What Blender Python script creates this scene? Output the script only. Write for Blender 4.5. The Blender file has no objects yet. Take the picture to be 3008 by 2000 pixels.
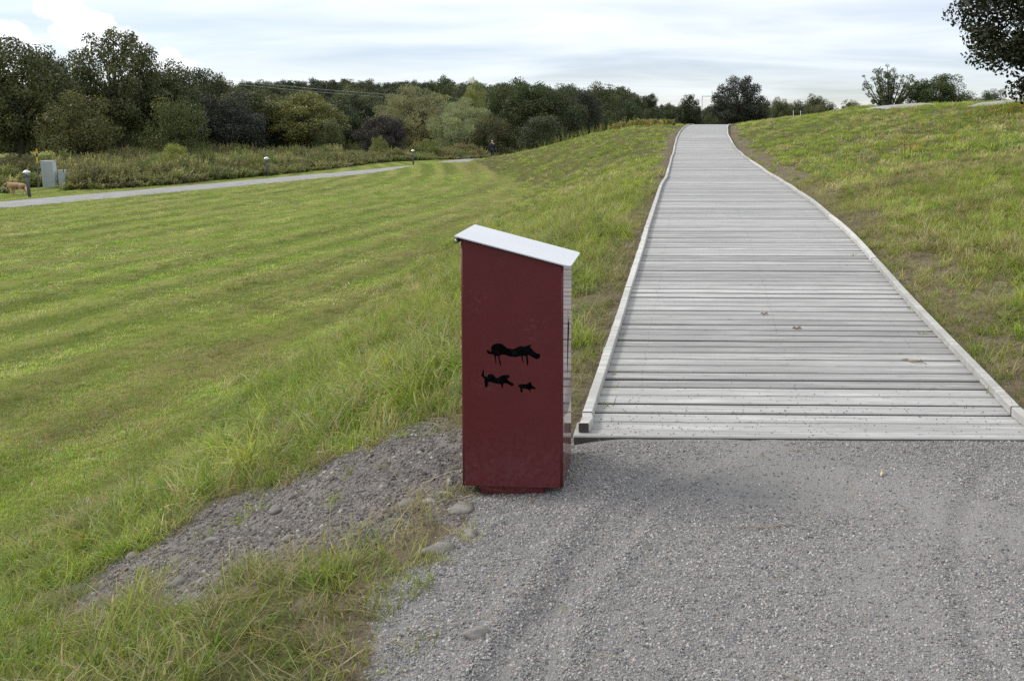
import bpy, bmesh, math, random
import numpy as np
from mathutils import Vector, Matrix, Euler

sc = bpy.context.scene
C = sc.collection
R = math.radians
random.seed(7)
rng = np.random.RandomState(11)

# ------------------------------------------------------------------ camera
cam = bpy.data.cameras.new('camera')
cam.sensor_width = 36.0
cam.lens = 28.0
cam.shift_x = -0.1616        # perspective-corrected photograph: off-centre principal point
cam.shift_y = -0.1574
cam.clip_start = 0.05
cam.clip_end = 6000
camo = bpy.data.objects.new('camera', cam)
camo.location = (0, 0, 1.6)
camo.rotation_euler = (R(86), 0, 0)
C.objects.link(camo)
sc.camera = camo

# ------------------------------------------------------------------ sky and sun
SUN_EL, SUN_AZ = 44.0, -80.0            # degrees; azimuth from +Y, negative = left
world = bpy.data.worlds.new('World')
sc.world = world
world.use_nodes = True
world.cycles.sampling_method = 'MANUAL'
world.cycles.sample_map_resolution = 256
wn, wl = world.node_tree.nodes, world.node_tree.links
wn.clear()
w_out = wn.new('ShaderNodeOutputWorld')
sky = wn.new('ShaderNodeTexSky')
sky.sky_type = 'NISHITA'
sky.sun_disc = False
sky.sun_elevation = R(SUN_EL)
sky.sun_rotation = R(SUN_AZ)
sky.air_density = 1.0
sky.dust_density = 0.3
sky.ozone_density = 2.0
bg_sky = wn.new('ShaderNodeBackground'); bg_sky.inputs['Strength'].default_value = 0.085
sky_mul = wn.new('ShaderNodeMix'); sky_mul.data_type = 'RGBA'; sky_mul.blend_type = 'MULTIPLY'; sky_mul.inputs[0].default_value = 1.0
sky_mul.inputs[7].default_value = (.98, .97, 1.10, 1)
wl.new(sky.outputs[0], sky_mul.inputs[6]); wl.new(sky_mul.outputs[2], bg_sky.inputs['Color'])
bg_cloud = wn.new('ShaderNodeBackground')
bg_cloud.inputs['Color'].default_value = (0.93, 0.965, 1.0, 1)
bg_cloud.inputs['Strength'].default_value = 1.04
w_mix = wn.new('ShaderNodeMixShader')
wl.new(bg_sky.outputs[0], w_mix.inputs[1]); wl.new(bg_cloud.outputs[0], w_mix.inputs[2])
wl.new(w_mix.outputs[0], w_out.inputs['Surface'])
def wmath(op, a, b=None, c=None):
    n = wn.new('ShaderNodeMath'); n.operation = op
    for i, v in enumerate((a, b, c)):
        if v is None: continue
        if isinstance(v, (int, float)): n.inputs[i].default_value = v
        else: wl.new(v, n.inputs[i])
    return n.outputs[0]
def wramp(v, a, b, lo=0., hi=1.):
    n = wn.new('ShaderNodeMapRange'); n.interpolation_type = 'SMOOTHSTEP'
    wl.new(v, n.inputs['Value'])
    for k, q in (('From Min', a), ('From Max', b), ('To Min', lo), ('To Max', hi)): n.inputs[k].default_value = q
    return n.outputs[0]
w_tc = wn.new('ShaderNodeTexCoord')
w_sep = wn.new('ShaderNodeSeparateXYZ'); wl.new(w_tc.outputs['Generated'], w_sep.inputs[0])
el = wmath('MAXIMUM', w_sep.outputs['Z'], 0.0)
den = wmath('ADD', el, 0.10)
w_cmb = wn.new('ShaderNodeCombineXYZ')
wl.new(wmath('MULTIPLY', wmath('DIVIDE', w_sep.outputs['X'], den), 0.55), w_cmb.inputs[0])
wl.new(wmath('DIVIDE', w_sep.outputs['Y'], den), w_cmb.inputs[1])
w_cmb.inputs[2].default_value = 3.1
nz = wn.new('ShaderNodeTexNoise'); nz.inputs['Scale'].default_value = 0.9; nz.inputs['Detail'].default_value = 4
nz.inputs['Roughness'].default_value = 0.55; nz.inputs['Distortion'].default_value = 0.4
wl.new(w_cmb.outputs[0], nz.inputs['Vector'])
veil = wramp(nz.outputs['Fac'], 0.28, 0.72)                       # thin high cloud
high = wramp(el, 0.02, 0.24)                                       # the veil thins towards the horizon
veil = wmath('MULTIPLY', veil, wmath('MULTIPLY_ADD', high, 0.40, 0.50))
veil = wmath('MULTIPLY_ADD', wmath('SUBTRACT', 1.0, veil), wmath('MULTIPLY_ADD', high, 0.60, 0.13), veil)
# heaped clouds low over the left wood and one small one over the far trees
nb = wn.new('ShaderNodeTexNoise'); nb.inputs['Scale'].default_value = 34; nb.inputs['Detail'].default_value = 3
wl.new(w_tc.outputs['Generated'], nb.inputs['Vector'])
nbv = wn.new('ShaderNodeVectorMath'); nbv.operation = 'MULTIPLY_ADD'
wl.new(nb.outputs['Color'], nbv.inputs[0]); nbv.inputs[1].default_value = (.036, .036, .036)
wl.new(w_tc.outputs['Generated'], nbv.inputs[2])
CLOUD_PUFFS = [  # azimuth (deg from +Y), elevation, radius
    (-37.4, 6.9, .027), (-36.2, 5.4, .030), (-34.6, 4.2, .028), (-39.6, 3.6, .035), (-32.2, 3.0, .026), (-42.9, 3.9, .038),
    ]
puff = None
for az, e, rad in CLOUD_PUFFS:
    v = (math.sin(R(az))*math.cos(R(e)), math.cos(R(az))*math.cos(R(e)), math.sin(R(e)))
    d = wn.new('ShaderNodeVectorMath'); d.operation = 'DISTANCE'
    wl.new(nbv.outputs[0], d.inputs[0]); d.inputs[1].default_value = tuple(q + .018 for q in v)
    f_ = wramp(d.outputs['Value'], rad*1.12, rad*.72)
    puff = f_ if puff is None else wmath('MAXIMUM', puff, f_)
cover = wmath('MAXIMUM', veil, wmath('MULTIPLY', puff, 0.93))
wl.new(wmath('MINIMUM', cover, 1.0), w_mix.inputs[0])

sun = bpy.data.lights.new('sun', 'SUN')
sun.energy = 2.2
sun.angle = R(15)
sun.color = (1.0, .955, .88)
suno = bpy.data.objects.new('sun', sun)
sd = Vector((math.sin(R(SUN_AZ))*math.cos(R(SUN_EL)), math.cos(R(SUN_AZ))*math.cos(R(SUN_EL)), math.sin(R(SUN_EL))))
suno.rotation_euler = sd.to_track_quat('Z', 'Y').to_euler()
suno.location = (-20, 20, 40)
C.objects.link(suno)

vs = sc.view_settings
vs.view_transform = 'Standard'; vs.look = 'None'; vs.exposure = 0.32; vs.gamma = 1.0
vs.use_curve_mapping = False
sc.cycles.max_bounces = 5
sc.cycles.diffuse_bounces = 2
sc.cycles.use_adaptive_sampling = True
sc.cycles.adaptive_threshold = 0.01
sc.cycles.use_denoising = False
sc.cycles.caustics_reflective = False
sc.cycles.caustics_refractive = False
sc.cycles.transmission_bounces = 2
sc.cycles.glossy_bounces = 2
sc.cycles.transparent_max_bounces = 8
sc.cycles.volume_bounces = 0

# ------------------------------------------------------------------ helpers
def tag(o, label=None, cat=None, group=None, kind=None):
    if label: o['label'] = label
    if cat: o['category'] = cat
    if group: o['group'] = group
    if kind: o['kind'] = kind
    return o
def link(o, parent=None):
    C.objects.link(o)
    if parent is not None: o.parent = parent
    return o
def empty(name, loc=(0, 0, 0), rot=(0, 0, 0)):
    o = bpy.data.objects.new(name, None); o.empty_display_size = .2
    o.location = loc; o.rotation_euler = rot
    return link(o)
def mesh_obj(name, verts, faces, mat=None, parent=None, smooth=False):
    me = bpy.data.meshes.new(name)
    me.from_pydata([tuple(v) for v in verts], [], [tuple(f) for f in faces]); me.update()
    if mat: me.materials.append(mat)
    if smooth: me.polygons.foreach_set('use_smooth', [True]*len(me.polygons))
    return link(bpy.data.objects.new(name, me), parent)
def bm_obj(name, bm, mat=None, parent=None, smooth=False):
    me = bpy.data.meshes.new(name); bm.to_mesh(me); bm.free()
    if mat: me.materials.append(mat)
    if smooth: me.polygons.foreach_set('use_smooth', [True]*len(me.polygons))
    return link(bpy.data.objects.new(name, me), parent)
def fast_mesh(name, V, F):
    """V (n,3); F (m,4) quads or (m,3) tris, numpy"""
    V = np.asarray(V, np.float32); F = np.asarray(F, np.int32); k = F.shape[1]
    me = bpy.data.meshes.new(name)
    me.vertices.add(len(V)); me.vertices.foreach_set('co', V.ravel())
    me.loops.add(F.size); me.loops.foreach_set('vertex_index', F.ravel())
    me.polygons.add(len(F)); me.polygons.foreach_set('loop_start', np.arange(0, F.size, k, dtype=np.int32))
    me.polygons.foreach_set('loop_total', np.full(len(F), k, np.int32))
    me.update(calc_edges=True); me.validate()
    return me
def pattr(me, name, typ, data):
    a = me.attributes.new(name, typ, 'POINT')
    a.data.foreach_set('vector' if typ == 'FLOAT_VECTOR' else 'value', np.asarray(data).ravel())
def box_bm(x0, x1, y0, y1, z0, z1, bevel=0., seg=1, bm=None):
    b = bmesh.new() if bm is None else bm
    g = bmesh.ops.create_cube(b, size=1.0)
    for v in g['verts']:
        v.co = Vector(((x0+x1)/2 + v.co.x*(x1-x0), (y0+y1)/2 + v.co.y*(y1-y0), (z0+z1)/2 + v.co.z*(z1-z0)))
    if bevel:
        es = list({e for v in g['verts'] for e in v.link_edges})
        bmesh.ops.bevel(b, geom=es, offset=bevel, segments=seg, affect='EDGES', profile=.5)
    return b
def lathe_bm(profile, n=20, cx=0., cy=0., bm=None):
    b = bmesh.new() if bm is None else bm
    rings = []
    for r, z in profile:
        if r < 1e-5: rings.append([b.verts.new((cx, cy, z))])
        else: rings.append([b.verts.new((cx + r*math.cos(2*math.pi*i/n), cy + r*math.sin(2*math.pi*i/n), z)) for i in range(n)])
    for a, c in zip(rings, rings[1:]):
        for i in range(n):
            j = (i+1) % n
            if len(a) == 1 and len(c) == 1: continue
            if len(a) == 1: b.faces.new((a[0], c[j], c[i])) if False else b.faces.new((a[0], c[i], c[j])[::-1])
            elif len(c) == 1: b.faces.new((a[i], a[j], c[0]))
            else: b.faces.new((a[i], a[j], c[j], c[i]))
    bmesh.ops.recalc_face_normals(b, faces=b.faces[:])
    return b
def tube_np(pts, rad, n=6):
    """tube along a polyline: returns V, F(quads)"""
    pts = np.asarray(pts, float); rad = np.broadcast_to(np.asarray(rad, float), (len(pts),))
    V = []; F = []
    for i, p in enumerate(pts):
        t = pts[min(i+1, len(pts)-1)] - pts[max(i-1, 0)]; t = t/(np.linalg.norm(t)+1e-9)
        u = np.cross(t, (0, 0, 1.) if abs(t[2]) < .9 else (1., 0, 0)); u /= np.linalg.norm(u)+1e-9
        w = np.cross(t, u)
        for k in range(n):
            a = 2*math.pi*k/n
            V.append(p + rad[i]*(math.cos(a)*u + math.sin(a)*w))
    for i in range(len(pts)-1):
        for k in range(n):
            F.append((i*n+k, i*n+(k+1) % n, (i+1)*n+(k+1) % n, (i+1)*n+k))
    return V, F

# ------------------------------------------------------------------ materials
class NT:
    def __init__(s, name):
        s.m = bpy.data.materials.new(name); s.m.use_nodes = True
        s.n = s.m.node_tree.nodes; s.l = s.m.node_tree.links
        s.b = s.n['Principled BSDF']; s.out = s.n['Material Output']
    def node(s, t, **k):
        n = s.n.new(t)
        for a, v in k.items(): setattr(n, a, v)
        return n
    def put(s, v, sock):
        if isinstance(v, bpy.types.NodeSocket): s.l.new(v, sock)
        elif isinstance(v, (tuple, list)) and len(v) == 3 and sock.type == 'RGBA': sock.default_value = (*v, 1)
        else: sock.default_value = v
    def math(s, op, a, b=None, c=None):
        n = s.node('ShaderNodeMath', operation=op)
        for i, v in enumerate((a, b, c)):
            if v is not None: s.put(v, n.inputs[i])
        return n.outputs[0]
    def mix(s, f, a, b, mode='MIX'):
        n = s.node('ShaderNodeMix', data_type='RGBA', blend_type=mode)
        s.put(f, n.inputs[0]); s.put(a, n.inputs[6]); s.put(b, n.inputs[7])
        return n.outputs[2]
    def coord(s, which='Object', scale=(1, 1, 1), loc=(0, 0, 0)):
        tc = s.node('ShaderNodeTexCoord'); mp = s.node('ShaderNodeMapping')
        s.l.new(tc.outputs[which], mp.inputs[0]); mp.inputs['Scale'].default_value = scale; mp.inputs['Location'].default_value = loc
        return mp.outputs[0]
    def noise(s, vec, scale, detail=4, rough=.5, dist=0.):
        n = s.node('ShaderNodeTexNoise'); s.put(vec, n.inputs['Vector'])
        n.inputs['Scale'].default_value = scale; n.inputs['Detail'].default_value = detail
        n.inputs['Roughness'].default_value = rough; n.inputs['Distortion'].default_value = dist
        return n.outputs['Fac']
    def vor(s, vec, scale, out='Distance'):
        n = s.node('ShaderNodeTexVoronoi'); s.put(vec, n.inputs['Vector']); n.inputs['Scale'].default_value = scale
        return n.outputs[out]
    def ramp(s, v, a, b, lo=0., hi=1.):
        n = s.node('ShaderNodeMapRange', interpolation_type='SMOOTHSTEP')
        s.put(v, n.inputs['Value'])
        for k, q in (('From Min', a), ('From Max', b), ('To Min', lo), ('To Max', hi)): n.inputs[k].default_value = q
        return n.outputs[0]
    def attr(s, name, typ='GEOMETRY', out='Fac'):
        n = s.node('ShaderNodeAttribute', attribute_name=name, attribute_type=typ)
        return n.outputs[out]
    def bump(s, h, strength=.3, dist=.01):
        n = s.node('ShaderNodeBump'); s.put(h, n.inputs['Height'])
        n.inputs['Strength'].default_value = strength; n.inputs['Distance'].default_value = dist
        s.l.new(n.outputs[0], s.b.inputs['Normal']); return n
    def set(s, **k):
        for a, v in k.items(): s.put(v, s.b.inputs[a.replace('_', ' ')])
        return s
def plain(name, col, rough=.6, metal=0., spec=.5, var=.12, scale=8., bump=0.):
    t = NT(name); v = t.coord()
    n = t.noise(v, scale, 5, .6)
    t.set(Base_Color=t.mix(n, tuple(c*(1-var) for c in col), tuple(min(1, c*(1+var)) for c in col)),
          Roughness=t.ramp(n, .2, .8, rough*.85, min(1, rough*1.1)), Metallic=metal)
    t.b.inputs['Specular IOR Level'].default_value = spec
    if bump: t.bump(t.noise(v, scale*6, 4), bump, .004)
    return t.m
def leafy(name, tint, bc=True, trans=.3, rough=.55, spec=.25):
    """thin leaf: reflects and lets light through; colour comes from the instance or the object"""
    t = NT(name)
    if tint == 'INST': col = t.attr('tint', 'INSTANCER', 'Vector')
    else: col = t.node('ShaderNodeObjectInfo').outputs['Color']
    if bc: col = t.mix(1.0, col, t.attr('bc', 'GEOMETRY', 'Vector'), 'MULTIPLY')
    t.set(Base_Color=col, Roughness=rough); t.b.inputs['Specular IOR Level'].default_value = spec
    tr = t.node('ShaderNodeBsdfTranslucent'); t.l.new(t.mix(1.0, col, (1.25, 1.3, .7), 'MULTIPLY'), tr.inputs['Color'])
    mx = t.node('ShaderNodeMixShader'); mx.inputs[0].default_value = trans
    t.l.new(t.b.outputs[0], mx.inputs[1]); t.l.new(tr.outputs[0], mx.inputs[2]); t.l.new(mx.outputs[0], t.out.inputs['Surface'])
    return t.m

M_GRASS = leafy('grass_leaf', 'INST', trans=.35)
M_TREELEAF = leafy('tree_leaf', 'OBJ', trans=.22, rough=.5, spec=.3)
M_FARLEAF = leafy('far_tree_leaf', 'INST', trans=.2)
M_BARK = plain('bark', (.055, .045, .035), .9, 0, .2, .35, 12, .6)
def stone_inst():
    t = NT('gravel_stone')
    col = t.mix(1.0, t.attr('tint', 'INSTANCER', 'Vector'), t.ramp(t.noise(t.coord('Object'), 60, 3), .2, .8, .75, 1.2), 'MULTIPLY')
    t.set(Base_Color=col, Roughness=.85); t.b.inputs['Specular IOR Level'].default_value = .25
    return t.m
M_GRAVEL = stone_inst()
M_ROCK = plain('rock', (.30, .295, .28), .9, 0, .2, .3, 3, .7)

# ------------------------------------------------------------------ scattering (geometry nodes: prototypes and points live in one mesh)
def blades(n, rad, l0, l1, w0, w1, lean0, lean1, curl, seed, spread=None):
    r = np.random.RandomState(seed); V = []; F = []; B = []
    for i in range(n):
        a = r.rand()*2*math.pi; q = rad*math.sqrt(r.rand()); base = np.array([q*math.cos(a), q*math.sin(a), -.012])
        az = r.rand()*2*math.pi if spread is None else a + r.randn()*spread
        L = l0 + (l1-l0)*r.rand(); w = (w0 + (w1-w0)*r.rand())/2
        th = lean0 + (lean1-lean0)*r.rand(); cu = curl*(.3 + r.rand())
        d = np.array([math.cos(az), math.sin(az), 0]); s = np.array([-math.sin(az), math.cos(az), 0])
        tw = r.randn()*.7; s = s*math.cos(tw) + d*math.sin(tw)*.5
        p = base.copy(); k0 = len(V); c = .72 + .5*r.rand(); hue = r.randn()*.07
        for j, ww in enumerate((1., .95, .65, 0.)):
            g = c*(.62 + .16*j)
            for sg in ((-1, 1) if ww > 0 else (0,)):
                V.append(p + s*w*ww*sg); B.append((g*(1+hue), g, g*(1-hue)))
            ang = th + cu*j/3.
            p = p + (L/3)*(d*math.sin(ang) + np.array([0, 0, math.cos(ang)]))
        F += [(k0, k0+1, k0+3, k0+2), (k0+2, k0+3, k0+5, k0+4), (k0+4, k0+5, k0+6, k0+6)]
    return np.array(V), F, np.array(B)
def ico_stone(seed, sub=1, flat=.7):
    b = bmesh.new(); bmesh.ops.create_icosphere(b, subdivisions=sub, radius=.5)
    r = np.random.RandomState(seed); sx, sy = 1 + .35*r.rand(), .75 + .3*r.rand()
    for v in b.verts:
        k = 1 + (r.rand()-.5)*(.5 if sub == 1 else .12)
        v.co = Vector((v.co.x*sx*k, v.co.y*sy*k, v.co.z*flat*k))
    V = np.array([v.co[:] for v in b.verts]); F = [tuple(v.index for v in f.verts) for f in b.faces]; b.free()
    return V, F, np.ones((len(V), 3))
def scatter(name, protos, P, rot, scl, var, tint, mat, smooth=False):
    V = []; F = []; B = []; vid = []; off = 0
    for k, (v, f, c) in enumerate(protos):
        V.append(v); B.append(c); vid += [k]*len(v)
        F += [tuple(dict.fromkeys(i+off for i in q)) for q in f]; off += len(v)
    n = len(P)
    V.append(np.asarray(P)); B.append(np.ones((n, 3))); vid = np.concatenate([np.array(vid, np.int32), 100 + np.asarray(var, np.int32)])
    V = np.concatenate(V); B = np.concatenate(B)
    me = bpy.data.meshes.new(name); me.from_pydata(V.tolist(), [], F); me.update()
    me.materials.append(mat)
    if smooth: me.polygons.foreach_set('use_smooth', [True]*len(me.polygons))
    z3 = np.zeros((off, 3))
    pattr(me, 'vid', 'INT', vid); pattr(me, 'bc', 'FLOAT_VECTOR', B)
    pattr(me, 'rot', 'FLOAT_VECTOR', np.concatenate([z3, rot])); pattr(me, 'scl', 'FLOAT_VECTOR', np.concatenate([z3, scl]))
    pattr(me, 'tint', 'FLOAT_VECTOR', np.concatenate([z3, tint]))
    o = link(bpy.data.objects.new(name, me))
    ng = bpy.data.node_groups.new(name + '_scatter', 'GeometryNodeTree')
    ng.interface.new_socket('Geometry', in_out='INPUT', socket_type='NodeSocketGeometry')
    ng.interface.new_socket('Geometry', in_out='OUTPUT', socket_type='NodeSocketGeometry')
    N, Lk = ng.nodes, ng.links
    gi = N.new('NodeGroupInput'); go = N.new('NodeGroupOutput'); jn = N.new('GeometryNodeJoinGeometry')
    def na(nm, ty):
        q = N.new('GeometryNodeInputNamedAttribute'); q.data_type = ty; q.inputs['Name'].default_value = nm
        return q.outputs['Attribute']
    av = na('vid', 'INT'); ar = na('rot', 'FLOAT_VECTOR'); asc = na('scl', 'FLOAT_VECTOR')
    er = N.new('FunctionNodeEulerToRotation'); Lk.new(ar, er.inputs[0])
    def sep(val):
        c = N.new('FunctionNodeCompare'); c.data_type = 'INT'; c.operation = 'EQUAL'
        Lk.new(av, c.inputs[2]); c.inputs[3].default_value = val
        s = N.new('GeometryNodeSeparateGeometry'); s.domain = 'POINT'
        Lk.new(gi.outputs[0], s.inputs['Geometry']); Lk.new(c.outputs[0], s.inputs['Selection'])
        return s.outputs[0]
    for k in range(len(protos)):
        ip = N.new('GeometryNodeInstanceOnPoints')
        Lk.new(sep(100 + k), ip.inputs['Points']); Lk.new(sep(k), ip.inputs['Instance'])
        Lk.new(er.outputs[0], ip.inputs['Rotation']); Lk.new(asc, ip.inputs['Scale'])
        Lk.new(ip.outputs[0], jn.inputs[0])
    Lk.new(jn.outputs[0], go.inputs[0])
    md = o.modifiers.new('scatter', 'NODES'); md.node_group = ng
    return tag(o, kind='stuff')
def sxyz(s, r=None): return np.stack([s, s, s if r is None else r], 1)

# ------------------------------------------------------------------ terrain
def pchip(xs, ys):
    xs = np.array(xs, float); ys = np.array(ys, float)
    h = np.diff(xs); d = np.diff(ys) / h
    m = np.zeros_like(ys); m[0] = d[0]; m[-1] = d[-1]
    for i in range(1, len(xs) - 1):
        if d[i-1] * d[i] > 0:
            w1 = 2*h[i] + h[i-1]; w2 = h[i] + 2*h[i-1]
            m[i] = (w1 + w2) / (w1/d[i-1] + w2/d[i])
    def f(x):
        x = np.clip(np.asarray(x, float), xs[0], xs[-1])
        i = np.clip(np.searchsorted(xs, x) - 1, 0, len(xs) - 2)
        t = (x - xs[i]) / h[i]
        return ((1+2*t)*(1-t)**2*ys[i] + t*(1-t)**2*h[i]*m[i]
                + t*t*(3-2*t)*ys[i+1] + t*t*(t-1)*h[i]*m[i+1])
    return f

def sstep(a, b, x):
    t = np.clip((np.asarray(x, float) - a) / (b - a), 0, 1)
    return t*t*(3 - 2*t)

_tab = np.random.RandomState(5).rand(256, 256)
def vnoise(x, y):
    x = np.asarray(x, float); y = np.asarray(y, float)
    xi = np.floor(x).astype(int); yi = np.floor(y).astype(int)
    fx = x - xi; fy = y - yi
    fx = fx*fx*(3-2*fx); fy = fy*fy*(3-2*fy)
    a = _tab[xi % 256, yi % 256]; b = _tab[(xi+1) % 256, yi % 256]
    c = _tab[xi % 256, (yi+1) % 256]; d = _tab[(xi+1) % 256, (yi+1) % 256]
    return (a*(1-fx)+b*fx)*(1-fy) + (c*(1-fx)+d*fx)*fy
def fbm(x, y, o=4):
    s = 0; a = .5
    for k in range(o):
        s = s + a*vnoise(x*2**k + 17.3*k, y*2**k + 9.1*k); a *= .5
    return s

# boardwalk: centre line and walking surface height by distance
BW_X = pchip([3.6, 5.05, 6.14, 7.37, 9.75, 12.35, 17.4, 27.4, 33, 38.4, 44, 48],
             [.635, .665, .695, .725, .77, .81, .88, .97, 1.06, 1.30, 1.72, 2.2])
BW_Z = pchip([3.6, 5.05, 6.14, 7.37, 9.75, 12.35, 17.4, 22, 27.4, 33, 38.4, 44, 48],
             [.070, .155, .22, .315, .445, .49, .51, .545, .65, .97, 1.28, 1.50, 1.54])
BW_Y0 = 3.77
FOOT = pchip([-30, 0, 6, 10, 20, 30, 40, 54, 70, 120], [-4.4, -4.4, -4.5, -4.8, -5.6, -6.2, -8.8, -14.5, -17, -25])
SLOPE0 = pchip([-30, 1, 3, 5, 8, 20, 30, 40, 52, 70], [-1.3, -1.2, -1.0, -.9, -.75, -.6, -.9, -2.2, -2.4, -3])

def smin(a, b, k):
    h = np.clip(.5 + .5*(b - a)/k, 0, 1)
    return b*(1-h) + a*h - k*h*(1-h)

def ground0(x, y):
    """large shape of the land, without bumps"""
    x = np.asarray(x, float); y = np.asarray(y, float)
    b = np.where(y < BW_Y0, 0., BW_Z(y) - .075)
    far = sstep(49, 90, y)
    b = b*(1-far) - .6*far
    xc = BW_X(y); xr = xc + 1.2
    L = -1.2 - .9*sstep(56, 90, y) + 1.6*sstep(120, 260, y)
    S = SLOPE0(y); F = FOOT(y)
    t = np.clip((S - x)/(S - F), 0, 1)
    tt = .45*t + .55*(t*t*(3-2*t))
    zl = b + (L - b)*tt
    rise = (.2 - .045*sstep(34, 46, y))*np.maximum(x - xr, 0)*sstep(2.6, 5.5, y)
    z = np.where(x > xr, smin(b + rise, 2.42 - .35*sstep(34, 46, y) + 0*x, .5), zl)
    zright = z*(1-far) + far*(-.6)
    z = np.where(x > xr, zright, z)
    # mound with the rock outcrop on the right skyline
    z = z + .5*np.exp(-(((x-10.6)/1.9)**2 + ((y-45)/3.)**2))
    # low grassy hump that hides the footpath's far end
    z = z + .42*np.exp(-(((x+14.7)/1.6)**2 + ((y-47.2)/2.2)**2)) + .4*np.exp(-(((x+12.2)/2.6)**2 + ((y-50.)/2.6)**2))
    # wooded ridge far left
    z = z + 7.5*np.exp(-(((x+150)/95)**2 + ((y-330)/90.)**2)) + 3.*np.exp(-(((x+60)/60)**2 + ((y-300)/60.)**2))
    return z

def ground(x, y):
    x = np.asarray(x, float); y = np.asarray(y, float)
    z = ground0(x, y)
    xc = BW_X(y)
    under = (np.abs(x - xc) < 1.35) & (y > 3.6)
    lawn = sstep(.2, -.6, x - FOOT(y))
    r = np.hypot(x, y)
    bump = (fbm(x*.9, y*.9, 3) - .44)*.16 + (fbm(x*4, y*4, 2) - .37)*.035
    grass = sstep(-1.0, -1.5, x) + sstep(1.9, 2.3, x)*sstep(3.6, 4.2, y) + sstep(4.4, 5.5, y)
    bump = bump*np.clip(grass, 0, 1)*(1 - .75*lawn)*sstep(140, 40, r)
    edge = sstep(1.15, 1.75, np.abs(x - xc))
    bump = bump*np.where(y > 3.4, edge, 1)
    return z + np.where(under, np.minimum(bump, 0), bump)
# ------------------------------------------------------------------ end terrain

# ------------------------------------------------------------------ ground regions (metres)
SOIL = [(-1.139, 4.128), (-1.321, 4.382), (-1.416, 4.296), (-1.589, 4.305), (-1.665, 4.189), (-1.932, 4.308), (-2.326, 4.505), (-2.536, 4.513), (-2.692, 4.431), (-2.731, 4.25), (-2.776, 4.063), (-2.945, 4.038), (-3.022, 3.923), (-3.206, 3.926), (-2.904, 3.627), (-2.45, 3.319), (-2.437, 3.41), (-2.014, 3.115), (-1.826, 3.04), (-1.766, 3.121), (-1.566, 3.044), (-1.348, 2.983), (-1.203, 3.0), (-1.173, 3.153), (-1.065, 3.151), (-0.9, 3.072), (-0.861, 3.185), (-0.921, 3.378), (-0.611, 3.399), (-0.724, 4.046)]
GRAVEL = [(-.66, 3.9), (-.62, 3.42), (-.92, 3.36), (-.85, 3.19), (-.86, 3.06), (-.9, 3.0), (-.922, 2.913), (-.917, 2.795), (-.983, 2.712), (-1.02, 2.607), (-1.015, 2.534), (-.913, 2.356), (-.877, 2.191), (-.9, 1.9), (-1.0, 1.0), (-1.1, -6), (7, -6), (7, 3.2), (3.6, 3.6), (1.95, 3.78), (1.9, 3.95), (-.5, 3.95)]
def psd(poly, x, y):
    """signed distance to a polygon, positive inside"""
    x = np.asarray(x, float); y = np.asarray(y, float)
    d = np.full(x.shape, 1e9); ins = np.zeros(x.shape, bool); n = len(poly)
    for i in range(n):
        ax, ay = poly[i]; bx, by = poly[(i+1) % n]
        ex, ey = bx-ax, by-ay; t = np.clip(((x-ax)*ex + (y-ay)*ey)/(ex*ex+ey*ey+1e-12), 0, 1)
        d = np.minimum(d, np.hypot(x-ax-t*ex, y-ay-t*ey))
        c = (ay > y) != (by > y)
        with np.errstate(divide='ignore', invalid='ignore'):
            ins ^= c & (x < (bx-ax)*(y-ay)/((by-ay) if by != ay else 1e-12) + ax)
    return np.where(ins, d, -d)
PATH_PTS = [(-34, -4), (-28.5, 10), (-25.4, 20), (-23.3, 27.3), (-22.2, 30.9), (-20.8, 35.9), (-19.4, 41.3), (-17.3, 49.2), (-16.2, 56), (-16.6, 64), (-18.6, 78), (-22, 95), (-27, 120)]
PATH_X = pchip([p[1] for p in PATH_PTS], [p[0] for p in PATH_PTS])
def masks(x, y):
    x = np.asarray(x, float); y = np.asarray(y, float)
    near = (np.abs(x) < 9) & (y < 7) & (y > -7)
    g = np.full(x.shape, -5.); s = np.full(x.shape, -5.)
    w = (fbm(x*3.5, y*3.5, 4) - .46)*.42
    g[near] = psd(GRAVEL, x[near], y[near]) + w[near]*.35
    s[near] = psd(SOIL, x[near], y[near]) + w[near]
    lawn = FOOT(y) - x + (fbm(x*.7, y*.7, 3) - .44)*1.6 + .35
    lawn = np.minimum(lawn, (y + 3)*2)
    dx = np.abs(x - BW_X(y)) - 1.16
    # worn strips along both sides of the boardwalk
    rag = fbm(x*1.6 + 3, y*1.1, 3)
    wid = np.where(x < BW_X(y), .56, .85)*np.clip(.35 + 1.6*(rag - .25), .1, 1.6)
    bare = np.where((y > 3.7) & (y < 47), wid - dx, -5.)
    bw_ = bare
    bare = np.maximum(bare, np.where((x < -.3) & (y < 3.9), .16 - np.abs(g + .08)*1.1 + (rag - .44)*.3, -5.))
    bare = np.maximum(bare, np.where(y < 5, .12 - np.abs(s + .03)*1.2 + (rag - .44)*.4, -5.))
    return dict(g=g, s=s, l=lawn, b=bare, dx=dx, w=bw_)

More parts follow.
